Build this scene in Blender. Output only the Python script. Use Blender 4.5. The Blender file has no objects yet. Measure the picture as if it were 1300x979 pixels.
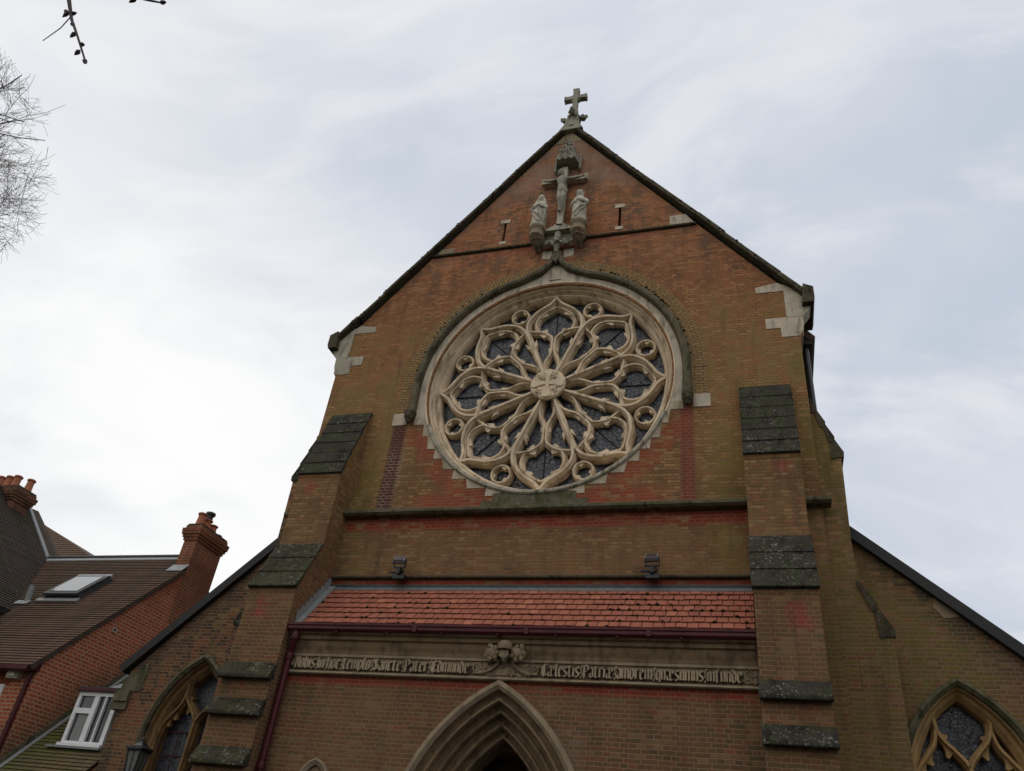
import bpy, bmesh, math, random
from mathutils import Vector, Matrix
R = math.radians
random.seed(7)
C = bpy.context.scene.collection
SC = bpy.context.scene

# ------------------------------------------------------------------ camera, sky, sun, exposure
def setup_camera():
    yaw, pitch, roll = 0.3508, 0.5948, 0.1269
    cy, sy, cp, sp, cr, sr = math.cos(yaw), math.sin(yaw), math.cos(pitch), math.sin(pitch), math.cos(roll), math.sin(roll)
    f = Vector((-sy*cp, cy*cp, sp)); rt = Vector((cy, sy, 0)); up = rt.cross(f)
    r2 = cr*rt + sr*up; u2 = -sr*rt + cr*up
    m = Matrix((r2, u2, -f)).transposed().to_4x4()
    m.translation = Vector((3.741, -12.09, 1.596))
    cd = bpy.data.cameras.new('camera'); co = bpy.data.objects.new('camera', cd); C.objects.link(co)
    co.matrix_world = m
    cd.sensor_fit = 'HORIZONTAL'; cd.sensor_width = 36; cd.lens = 36*988.1/1300
    cd.clip_start = 0.05; cd.clip_end = 2000
    SC.camera = co
setup_camera()
SC.view_settings.view_transform = 'Standard'; SC.view_settings.look = 'None'
SC.view_settings.exposure = 0.0; SC.view_settings.gamma = 1.0; SC.view_settings.use_curve_mapping = False

class G:
    """tiny node-graph writer: values are sockets, numbers or tuples"""
    def __init__(s, tree): s.t = tree; s.n = tree.nodes; s.l = tree.links
    def put(s, sock, v):
        if hasattr(v, 'is_linked'): s.l.new(v, sock)
        else:
            if isinstance(v, tuple) and len(v) == 3 and sock.type == 'RGBA': v = (*v, 1)
            sock.default_value = v
    def m(s, op, a, b=None, c=None):
        n = s.n.new('ShaderNodeMath'); n.operation = op
        for i, v in enumerate((a, b, c)):
            if v is not None: s.put(n.inputs[i], v)
        return n.outputs[0]
    def v(s, op, a, b=None):
        n = s.n.new('ShaderNodeVectorMath'); n.operation = op; s.put(n.inputs[0], a)
        if b is not None: s.put(n.inputs[3] if op == 'SCALE' else n.inputs[1], b)
        return n.outputs[1] if op in ('LENGTH', 'DOT_PRODUCT') else n.outputs[0]
    def ss(s, x, a, b, lo=0.0, hi=1.0):
        n = s.n.new('ShaderNodeMapRange'); n.interpolation_type = 'SMOOTHSTEP'
        s.put(n.inputs[0], x); n.inputs[1].default_value = a; n.inputs[2].default_value = b
        n.inputs[3].default_value = lo; n.inputs[4].default_value = hi
        return n.outputs[0]
    def mix(s, f, a, b, mode='MIX'):
        n = s.n.new('ShaderNodeMix'); n.data_type = 'RGBA'; n.blend_type = mode
        s.put(n.inputs[0], f); s.put(n.inputs[6], a); s.put(n.inputs[7], b); return n.outputs[2]
    def noise(s, vec, scale, detail=3, rough=.55):
        n = s.n.new('ShaderNodeTexNoise'); s.put(n.inputs['Vector'], vec)
        n.inputs['Scale'].default_value = scale; n.inputs['Detail'].default_value = detail; n.inputs['Roughness'].default_value = rough
        return n.outputs['Fac']
    def obj(s): return s.n.new('ShaderNodeTexCoord').outputs['Object']
    def sep(s, v):
        n = s.n.new('ShaderNodeSeparateXYZ'); s.put(n.inputs[0], v); return n.outputs
    def comb(s, x, y, z=0.0):
        n = s.n.new('ShaderNodeCombineXYZ')
        for i, v in enumerate((x, y, z)): s.put(n.inputs[i], v)
        return n.outputs[0]
    def band(s, x, a, b, soft=.08):
        return s.m('MULTIPLY', s.ss(x, a-soft, a+soft), s.ss(x, b-soft, b+soft, 1, 0))

def setup_world():
    w = bpy.data.worlds.new('World'); SC.world = w; w.use_nodes = True
    g = G(w.node_tree); bg = w.node_tree.nodes['Background']
    sky = g.n.new('ShaderNodeTexSky'); sky.sky_type = 'NISHITA'; sky.sun_disc = False
    sky.sun_elevation = R(48); sky.sun_rotation = R(200); sky.air_density = 1.0; sky.dust_density = 2.0
    d = g.n.new('ShaderNodeTexCoord').outputs['Generated']
    x, y, z = g.sep(d)
    k = g.m('ADD', g.m('MAXIMUM', z, 0.02), 0.35)
    p = g.comb(g.m('DIVIDE', x, k), g.m('DIVIDE', y, k), 0.0)
    p2 = g.v('ADD', p, g.v('SCALE', g.comb(g.noise(p, 1.3, 2), g.noise(g.v('ADD', p, (7.1, 3.3, 0)), 1.3, 2)), .55))
    big = g.ss(g.noise(p2, 1.5, 5, .55), .38, .64)
    fine = g.noise(g.v('MULTIPLY', p2, (1.0, 2.2, 1)), 3.1, 6, .58)
    c = g.mix(big, (.565, .622, .72), (.745, .772, .835))
    c = g.mix(g.ss(fine, .42, .66, 0, .75), c, (.82, .83, .865))
    # the brighter, thinner cloud low on the left, behind the house
    ll = g.v('DOT_PRODUCT', d, Vector((-.74, .62, .27)).normalized()[:])
    c = g.mix(g.m('MULTIPLY', g.ss(ll, .80, .98), g.ss(g.noise(p2, 2.3, 4), .25, .62, .35, 1)), c, (1.02, 1.02, 1.01))
    # unseen sky behind the viewer, made brighter to light the front
    back = g.ss(g.v('DOT_PRODUCT', d, Vector((-.25, -.65, .72)).normalized()[:]), .2, .95)
    c = g.mix(back, c, (1.10, 1.08, 1.05))
    c = g.v('SCALE', c, 10.0)
    g.put(bg.inputs['Color'], g.mix(.96, sky.outputs[0], c)); bg.inputs['Strength'].default_value = 0.1
setup_world()
sd = bpy.data.lights.new('sun', 'SUN'); so = bpy.data.objects.new('sun', sd); C.objects.link(so)
sd.energy = 0.5; sd.angle = R(40); sd.color = (1, .96, .90)
so.rotation_euler = Vector((.45, .10, -.88)).to_track_quat('-Z', 'Y').to_euler()

# ------------------------------------------------------------------ materials
def newmat(name, rough=.85, spec=.3):
    m = bpy.data.materials.new(name); m.use_nodes = True
    b = m.node_tree.nodes['Principled BSDF']; b.inputs['Roughness'].default_value = rough
    b.inputs['Specular IOR Level'].default_value = spec
    return m, G(m.node_tree), b
def bump(g, b, h, dist=.01, strength=.6):
    n = g.n.new('ShaderNodeBump'); n.inputs['Distance'].default_value = dist; n.inputs['Strength'].default_value = strength
    g.put(n.inputs['Height'], h); g.l.new(n.outputs[0], b.inputs['Normal'])

def wall_uv(g, o):
    x, y, z = g.sep(o)
    nx, ny, nz = g.sep(g.n.new('ShaderNodeNewGeometry').outputs['Normal'])
    side = g.m('GREATER_THAN', g.m('ABSOLUTE', nx), .6)
    u = g.m('ADD', g.m('MULTIPLY', x, g.m('SUBTRACT', 1.0, side)), g.m('MULTIPLY', y, side))
    return u, x, y, z
def bricktex(g, vec, c1, c2, cm, w=.23, h=.0625, mortar=.009, smooth=.25, bond=True, bias=0.0):
    n = g.n.new('ShaderNodeTexBrick'); g.put(n.inputs['Vector'], vec)
    n.offset = .5; n.offset_frequency = 2; n.squash = .5 if bond else 1; n.squash_frequency = 2
    for k, v in (('Color1', c1), ('Color2', c2), ('Mortar', cm)): g.put(n.inputs[k], v)
    for k, v in (('Scale', 1.0), ('Mortar Size', mortar), ('Mortar Smooth', smooth), ('Brick Width', w), ('Row Height', h), ('Bias', bias)): n.inputs[k].default_value = v
    return n.outputs['Color'], n.outputs['Fac']

def brick_church(name, arch=False):
    m, g, b = newmat(name, .92, .04)
    o = g.obj(); u, x, y, z = wall_uv(g, o)
    wob = g.m('MULTIPLY', g.m('SUBTRACT', g.noise(o, 1.7, 2), .5), .035)
    if arch:
        dx, dz = x, g.m('SUBTRACT', z, 10.41)
        rr = g.m('SQRT', g.m('ADD', g.m('MULTIPLY', dx, dx), g.m('MULTIPLY', g.m('MAXIMUM', dz, 0.0), g.m('MAXIMUM', dz, 0.0))))
        th = g.m('ADD', g.m('MULTIPLY', g.m('ARCTAN2', dx, g.m('MAXIMUM', dz, 0.001)), 2.95), g.m('MULTIPLY', g.m('MINIMUM', dz, 0.0), g.m('SIGN', dx)))
        vec = g.comb(rr, th, 0.0)
        col, fac = bricktex(g, vec, (.33, .20, .085), (.23, .15, .075), (.11, .085, .055), w=.16, h=.0625, bond=False)
    else:
        vec = g.comb(u, g.m('ADD', z, wob), 0.0)
        n1 = g.noise(o, .8, 4, .6)
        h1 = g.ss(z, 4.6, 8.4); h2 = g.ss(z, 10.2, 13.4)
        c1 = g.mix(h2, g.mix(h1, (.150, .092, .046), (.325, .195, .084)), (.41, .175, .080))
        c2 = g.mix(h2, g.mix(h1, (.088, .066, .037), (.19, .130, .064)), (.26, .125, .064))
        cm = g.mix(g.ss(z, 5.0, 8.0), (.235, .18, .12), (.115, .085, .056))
        col, fac = bricktex(g, vec, c1, c2, cm)
        rb = g.sep(bricktex(g, vec, (0.0, 0.0, 0.0), (1.0, 1.0, 1.0), (.5, .5, .5))[0])[0]
        rb = g.m('MULTIPLY', g.m('SUBTRACT', rb, .5), .30)
        fine = g.noise(g.comb(g.m('MULTIPLY', u, 4.3), g.m('MULTIPLY', z, 16.0), y), 1.0, 1)
        odd = g.m('MULTIPLY', g.ss(fine, .60, .66), g.m('SUBTRACT', 1.0, fac))
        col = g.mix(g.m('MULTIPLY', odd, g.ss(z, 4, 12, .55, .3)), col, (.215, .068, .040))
        odd2 = g.m('MULTIPLY', g.ss(fine, .36, .32), g.m('SUBTRACT', 1.0, fac))
        col = g.mix(g.m('MULTIPLY', odd2, .5), col, (.115, .095, .062))
        col = g.mix(g.ss(rb, .06, .14, 0, .55), col, (.080, .056, .040))
        col = g.mix(g.m('MULTIPLY', g.band(rb, -.03, .02, .015), .55), col, g.mix(.25, (.26, .085, .045), col))
        col = g.mix(g.ss(rb, -.08, -.14, 0, .40), col, g.mix(.5, col, (.36, .25, .13)))
        nz2 = g.noise(o, 1.9, 5, .65); nz3 = g.noise(g.v('MULTIPLY', o, (1, 1, .35)), 2.6, 5, .65)
        ax = g.m('ABSOLUTE', x)
        def stain(mask, colour, amt, nlo=.38, nhi=.58, src=nz2):
            nonlocal col
            f = g.m('MULTIPLY', g.m('MULTIPLY', mask, g.ss(g.m('ADD', src, rb), nlo, nhi)), amt)
            col = g.mix(f, col, g.mix(fac, colour, g.mix(.3, colour, (.36, .28, .21))))
        # orange-red brick and plum soot high in the gable
        stain(g.ss(z, 12.6, 14.4), (.42, .150, .070), .7)
        stain(g.ss(z, 11.5, 13.5), (.20, .115, .066), .7, .46, .62)
        stain(g.ss(z, 12.0, 14.0), (.115, .078, .055), .6, .50, .66, nz3)
        stain(g.ss(g.m('ADD', z, g.m('MULTIPLY', ax, .25)), 15.7, 16.6), (.27, .165, .125), .85, .25, .5)
        # olive algae film lower down
        stain(g.m('MULTIPLY', g.ss(z, 10.6, 8.6), g.ss(z, 1.0, 3.0)), (.125, .098, .040), .6, .44, .60)
        stain(g.m('MULTIPLY', g.band(z, 8.2, 12.2, .8), g.ss(ax, 2.4, 3.2)), (.30, .205, .062), .6, .42, .60, nz3)
        stain(g.m('MULTIPLY', g.band(z, 7.9, 13.6, .5), 1.0), (.36, .125, .055), .55, .52, .66)
        stain(g.ss(z, 8.0, 6.5), (.20, .080, .046), .6, .50, .64)
        stain(g.m('MULTIPLY', g.ss(x, 4.6, 4.8), g.ss(z, 8.5, 7)), (.13, .070, .042), .6, .45, .6, nz3)
        stain(g.band(z, 6.3, 7.3, .2), (.245, .13, .055), .6, .46, .62)
        stain(g.m('MULTIPLY', g.ss(ax, 4.4, 4.7), g.ss(z, 12.0, 9.6)), (.165, .14, .038), .65, .42, .60, nz3)
        stain(g.m('MULTIPLY', g.ss(y, -.03, .03), g.m('MULTIPLY', g.band(ax, 3.1, 3.7, .3), g.ss(z, 9.6, 8.6))), (.20, .20, .035), .7, .36, .58)
        stain(g.m('MULTIPLY', g.band(x, 5.7, 6.5, .5), g.band(z, 4.6, 6.2, .5)), (.155, .130, .036), .75, .40, .58, nz3)
        # the aisle ends: redder brick on the left, soot under the roof lines
        stain(g.ss(x, -4.9, -5.2), (.20, .075, .045), .8, .36, .56)
        stain(g.ss(x, -4.9, -5.2), (.055, .045, .035), .85, .50, .62, nz3)
        edge = g.m('ADD', z, g.m('MULTIPLY', ax, .96))
        stain(g.m('MULTIPLY', g.ss(ax, 5.2, 5.6), g.ss(edge, 11.6, 12.1)), (.075, .058, .042), .75, .34, .56)
        stain(g.ss(x, 6.9, 7.3), (.17, .085, .05), .7, .36, .56)
        # clean red courses under the drips
        for z0, z1, zs in ((7.22, 7.50, .05), (6.10, 6.27, .03), (4.29, 4.43, .03)):
            stain(g.m('MULTIPLY', g.m('MULTIPLY', g.band(z, z0, z1, zs), g.ss(ax, 3.66, 3.62)), g.ss(y, -.3, -.1) if z0 > 5 else g.ss(y, -.80, -.74)), (.27, .046, .028), .92, .24, .48, nz3)
        stain(g.m('MULTIPLY', g.band(z, 13.95, 14.16, .06), g.ss(ax, 3.0, .8)), (.31, .07, .045), .7, .38, .55)
        # red streaks below the hood stops, dark on the left
        stain(g.m('MULTIPLY', g.band(x, 2.60, 2.84, .05), g.band(z, 7.6, 9.62, .1)), (.20, .050, .032), .95, .10, .40, nz3)
        stain(g.m('MULTIPLY', g.band(x, -3.10, -2.80, .05), g.band(z, 7.6, 9.6, .1)), (.085, .030, .026), .95, .15, .40, nz3)
        eff = g.m('MULTIPLY', g.m('MULTIPLY', g.band(x, -3.08, -2.75, .06), g.band(z, 7.6, 8.9, .2)), g.m('MULTIPLY', fac, g.ss(nz3, .4, .6, .1, .5)))
        col = g.mix(eff, col, (.55, .50, .46))
        # red round the toothed stones
        dz = g.m('SUBTRACT', z, 10.41)
        rr = g.m('SQRT', g.m('ADD', g.m('MULTIPLY', x, x), g.m('MULTIPLY', dz, dz)))
        stain(g.m('MULTIPLY', g.band(rr, 2.5, 2.98, .10), g.ss(z, 9.5, 9.2)), (.265, .070, .036), .9, .30, .54)
        stain(g.m('MULTIPLY', g.band(z, 7.6, 7.95, .10), g.ss(ax, 2.6, 2.0)), (.275, .062, .034), .88, .30, .52)
        # red scrubbed patches on the buttress faces
        bx = g.band(g.m('SUBTRACT', ax, g.m('MULTIPLY', g.noise(o, 3, 2), .2)), 4.0, 4.25, .07)
        front = g.ss(y, -.3, -.5)
        for z0, z1 in ((7.75, 8.0), (5.2, 5.6), (4.05, 4.2)):
            stain(g.m('MULTIPLY', g.m('MULTIPLY', bx, front), g.band(z, z0, z1, .07)), (.27, .055, .042), .85, .34, .54)
        # grey cement patch on the porch wall, right of the doorway
        gp = g.m('MULTIPLY', g.m('MULTIPLY', g.band(x, .8, 1.25, .12), g.band(z, 3.1, 3.8, .1)), g.ss(y, -.6, -.7))
        stain(gp, (.17, .14, .12), .6, .35, .55, nz3)
        col = g.mix(g.ss(nz3, .42, .70, .0, .55), col, g.mix(.55, col, (.06, .045, .032)))
        col = g.mix(g.ss(g.noise(g.v('MULTIPLY', o, (2.2, 2.2, .28)), 2.0, 5, .65), .54, .70, 0, .42), col, (.070, .055, .036))
        col = g.mix(g.ss(n1, .45, .8, 0, .25), col, (.22, .135, .07))
    g.put(b.inputs['Base Color'], col)
    bump(g, b, g.m('SUBTRACT', g.m('MULTIPLY', g.noise(o, 38, 3), .35), fac), .008, .8)
    return m

def brick_house(name, sooty=0.0):
    m, g, b = newmat(name, .92, .05)
    o = g.obj(); u, x, y, z = wall_uv(g, o)
    col, fac = bricktex(g, g.comb(u, z, 0.0), (.44, .115, .055), (.31, .085, .046), (.46, .33, .23), w=.235, h=.075, mortar=.010)
    n = g.noise(o, 1.1, 5, .6)
    low = g.ss(g.m('SUBTRACT', z, g.m('MULTIPLY', y, .80)), 4.2, 3.2)
    col = g.mix(g.m('MULTIPLY', low, g.m('ADD', .35, g.ss(n, .4, .65, 0, .45))), col, g.mix(fac, (.105, .070, .042), (.17, .145, .10)))
    sep = g.ss(g.m('SUBTRACT', z, g.m('MULTIPLY', y, .45)), 5.2, 6.0)
    col = g.mix(g.m('MULTIPLY', sep, g.ss(g.noise(o, .9, 4), .38, .6, 0, .7)), col, g.mix(.4, (.29, .085, .05), (.12, .06, .045)))
    if sooty: col = g.mix(g.ss(g.noise(o, 4, 5, .6), .25, .6, .35, sooty), col, (.055, .045, .03))
    g.put(b.inputs['Base Color'], col)
    bump(g, b, g.m('SUBTRACT', g.m('MULTIPLY', g.noise(o, 38, 3), .35), fac), .008, .7)
    return m

def stone(name, base, dark, dirt=.5, lichen=0.0, moss=0.0, scale=2.4, joints=False):
    m, g, b = newmat(name, .9, .06)
    o = g.obj()
    n = g.noise(o, scale, 6, .62); s = g.noise(g.v('MULTIPLY', o, (1, 1, .3)), scale*3, 5, .6)
    col = g.mix(g.ss(n, .35, .68), base, tuple(.78*c for c in base))
    col = g.mix(g.m('MULTIPLY', g.ss(s, .48, .70), dirt), col, dark)
    if lichen:
        col = g.mix(g.m('MULTIPLY', g.m('MULTIPLY', g.ss(g.noise(o, 26, 4, .7), .58, .66), g.ss(g.noise(o, 1.7, 3), .42, .60, .12, 1)), lichen), col, (.42, .44, .36))
        col = g.mix(g.m('MULTIPLY', g.m('MULTIPLY', g.ss(g.noise(g.v('ADD', o, (3, 1, 5)), 11, 5, .75), .55, .66), g.ss(g.noise(g.v('ADD', o, (6, 1, 2)), 1.3, 3), .46, .62)), lichen*.75), col, (.30, .33, .24))
    if moss:
        col = g.mix(g.m('MULTIPLY', g.ss(g.noise(g.v('ADD', o, (9, 2, 4)), 3.2, 6, .7), .47, .60), moss), col, (.055, .068, .022))
    g.put(b.inputs['Base Color'], col)
    bump(g, b, g.m('ADD', g.noise(o, 30, 5, .6), g.m('MULTIPLY', g.noise(o, 7, 4), 1.2)), .012, .55)
    return m
def plain(name, col, rough=.5, spec=.4, metal=0.0, var=.25, sc=9, bmp=.002):
    m, g, b = newmat(name, rough, spec); o = g.obj()
    b.inputs['Metallic'].default_value = metal
    g.put(b.inputs['Base Color'], g.mix(g.ss(g.noise(o, sc, 5, .6), .35, .7, 0, var), col, tuple(.45*c for c in col)))
    if bmp: bump(g, b, g.noise(o, sc*4, 4), bmp, .5)
    return m
def tile_mat(name, c1, c2, joint, w, h, moss=0.0, axis='x', mosscol=(.05, .062, .02)):
    m, g, b = newmat(name, .85, .12); o = g.obj(); x, y, z = g.sep(o)
    vec = g.comb(x if axis == 'x' else y, z, 0.0)
    col, fac = bricktex(g, vec, c1, c2, joint, w=w, h=h, mortar=.006, bond=False)
    n = g.noise(o, 1.4, 6, .65)
    col = g.mix(g.ss(g.noise(o, 7, 4), .4, .7, 0, .4), col, tuple(.6*c for c in c2))
    if moss: col = g.mix(g.m('MULTIPLY', g.ss(n, .44, .62), moss), col, mosscol)
    g.put(b.inputs['Base Color'], col)
    bump(g, b, g.m('SUBTRACT', g.noise(o, 40, 3), fac), .006, .6)
    return m
def glass_lead(name, quarry=.11):
    m, g, b = newmat(name, .16, .5); o = g.obj()
    def vor(feat):
        n = g.n.new('ShaderNodeTexVoronoi'); n.feature = feat; n.inputs['Scale'].default_value = 1/quarry
        g.put(n.inputs['Vector'], o); return n
    edge = vor('DISTANCE_TO_EDGE').outputs['Distance']; cell = vor('F1').outputs['Color']
    v = g.sep(cell)[0]
    col = g.mix(v, (.018, .021, .030), (.060, .066, .088))
    col = g.mix(g.ss(edge, .03, .10), (.014, .014, .017), col)
    g.put(b.inputs['Base Color'], col)
    g.put(b.inputs['Roughness'], g.ss(edge, .05, .09, .7, .22))
    hn = g.n.new('ShaderNodeNormalMap') if False else None
    bump(g, b, g.m('ADD', g.m('MULTIPLY', v, .8), g.m('MULTIPLY', g.noise(o, 14, 3), .9)), .012, .7)
    return m

M = {}
M['brick'] = brick_church('church brick')
M['arch_brick'] = brick_church('tan arch brick', True)
M['red_brick'] = brick_house('house brick')
M['stack_brick'] = brick_house('weathered stack brick', .45)
M['sooty_brick'] = brick_house('sooty stack brick', .85)
M['cream'] = stone('cream limestone', (.74, .60, .43), (.24, .18, .12), .8)
M['pale'] = stone('pale limestone', (.54, .47, .37), (.20, .165, .12), .85)
M['grey_pale'] = stone('greyed limestone', (.44, .39, .31), (.15, .13, .10), .95, 0, 0, 1.6)
M['tooth'] = stone('stepped limestone', (.52, .44, .33), (.22, .18, .12), .7, 0, .25, 3.5)
M['buff'] = stone('buff sandstone', (.42, .27, .125), (.20, .13, .07), .6)
M['dark_buff'] = stone('sooty sandstone', (.26, .16, .075), (.075, .052, .033), .85)
M['frieze'] = stone('brown carved stone', (.30, .235, .155), (.13, .10, .066), .65)
M['letter_stone'] = stone('worn raised lettering', (.40, .315, .215), (.19, .145, .095), .6)
M['frieze_field'] = stone('dirty shaded frieze recess', (.105, .08, .054), (.05, .038, .026), .6)  # recess dirt plus shade put into the colour, so the letters stand out
M['arch'] = stone('brown door stone', (.235, .165, .098), (.09, .066, .042), .75)
M['grey_stone'] = stone('grey weathered carving', (.32, .30, .24), (.10, .098, .075), .8, .25)
M['statue_stone'] = stone('pale weathered statue', (.50, .46, .37), (.13, .125, .09), .85, .2)
M['bracket_stone'] = stone('brown bracket stone', (.24, .185, .125), (.07, .06, .045), .8)
M['dark_stone'] = stone('blackened coping stone', (.085, .068, .046), (.020, .018, .014), .8, .35, .25)
M['slab'] = stone('blackened weathering slab', (.046, .041, .034), (.014, .013, .012), .8, .6, .35)
M['slab_mossy'] = stone('mossy weathering slab', (.050, .044, .032), (.014, .013, .011), .8, .65, .4)
M['hood'] = stone('blackened hood stone', (.15, .125, .085), (.032, .03, .022), .9, .45, .35)
M['ring_foot'] = stone('greyed ring stone', (.42, .37, .29), (.085, .08, .055), .95, .3, .4, 3.5)
M['mossy'] = stone('mossy sill stone', (.14, .12, .08), (.028, .028, .02), .9, .5, .6)
M['tile'] = tile_mat('red clay tile', (.335, .120, .078), (.28, .100, .066), (.10, .03, .02), 50, 50)
M['brown_tile'] = tile_mat('brown plain tile', (.135, .082, .058), (.10, .066, .050), (.030, .024, .02), .17, 60, .55, 'x', (.085, .068, .035))
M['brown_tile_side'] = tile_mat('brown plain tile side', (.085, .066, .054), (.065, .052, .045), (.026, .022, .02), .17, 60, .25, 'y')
M['moss_tile'] = tile_mat('mossy tile', (.135, .10, .055), (.10, .085, .05), (.03, .026, .018), .17, 60, .85, 'x', (.10, .11, .03))
M['lead'] = plain('lead sheet', (.24, .25, .255), .55, .4, 0, .4)
M['dull_lead'] = plain('dull lead sheet', (.13, .133, .135), .65, .3, 0, .5)
M['dark_lead'] = plain('dark lead', (.055, .058, .062), .6, .3, 0, .4)
M['maroon'] = plain('maroon paint', (.080, .010, .014), .45, .3, 0, .75, 5)
M['black'] = plain('black paint', (.018, .018, .02), .45, .45, 0, .3)
M['verge'] = plain('black verge board', (.026, .025, .026), .6, .3, 0, .4)
M['grey_metal'] = plain('grey lamp casing', (.20, .20, .215), .5, .4, 0, .3)
M['lens'] = plain('floodlight front', (.055, .030, .030), .25, .5, 0, .3)
M['glass'] = glass_lead('leaded glass', .085)
M['aisle_glass'] = glass_lead('aisle leaded glass', .05)
M['pane'] = plain('window pane', (.030, .032, .036), .08, .6, 0, .3, 2, 0)
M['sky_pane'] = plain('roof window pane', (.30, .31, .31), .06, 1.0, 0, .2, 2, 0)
M['white'] = plain('white upvc', (.74, .75, .76), .35, .4, 0, .1)
M['curtain'] = plain('grey curtain', (.30, .30, .30), .9, .1, 0, .3)
M['pot'] = plain('terracotta pot', (.42, .16, .09), .8, .2, 0, .5)
M['cowl'] = plain('dark cowl', (.03, .03, .034), .5)
M['alarm'] = plain('beige alarm casing', (.50, .47, .38), .5)
M['lamp_glass'] = plain('lantern glass', (.16, .17, .165), .12, .6, 0, .3)
M['void'] = plain('dark interior', (.010, .009, .008), .9, .1)
M['iron'] = plain('iron bar', (.012, .012, .014), .6)
M['red_iron'] = plain('red oxide bar', (.06, .014, .014), .6)
M['moss'] = plain('dark moss', (.022, .022, .012), .95, .1, 0, .4, 30, .01)
M['bark'] = plain('grey bark', (.085, .072, .062), .9, .15, 0, .5, 12, .01)
M['pale_bark'] = plain('pale grey bark', (.19, .165, .145), .9, .1, 0, .4, 12, .005)
M['twig'] = plain('purple brown twig', (.060, .036, .044), .7, .3, 0, .4, 40, 0)
M['wood'] = plain('dark oak', (.035, .022, .014), .6)

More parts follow.
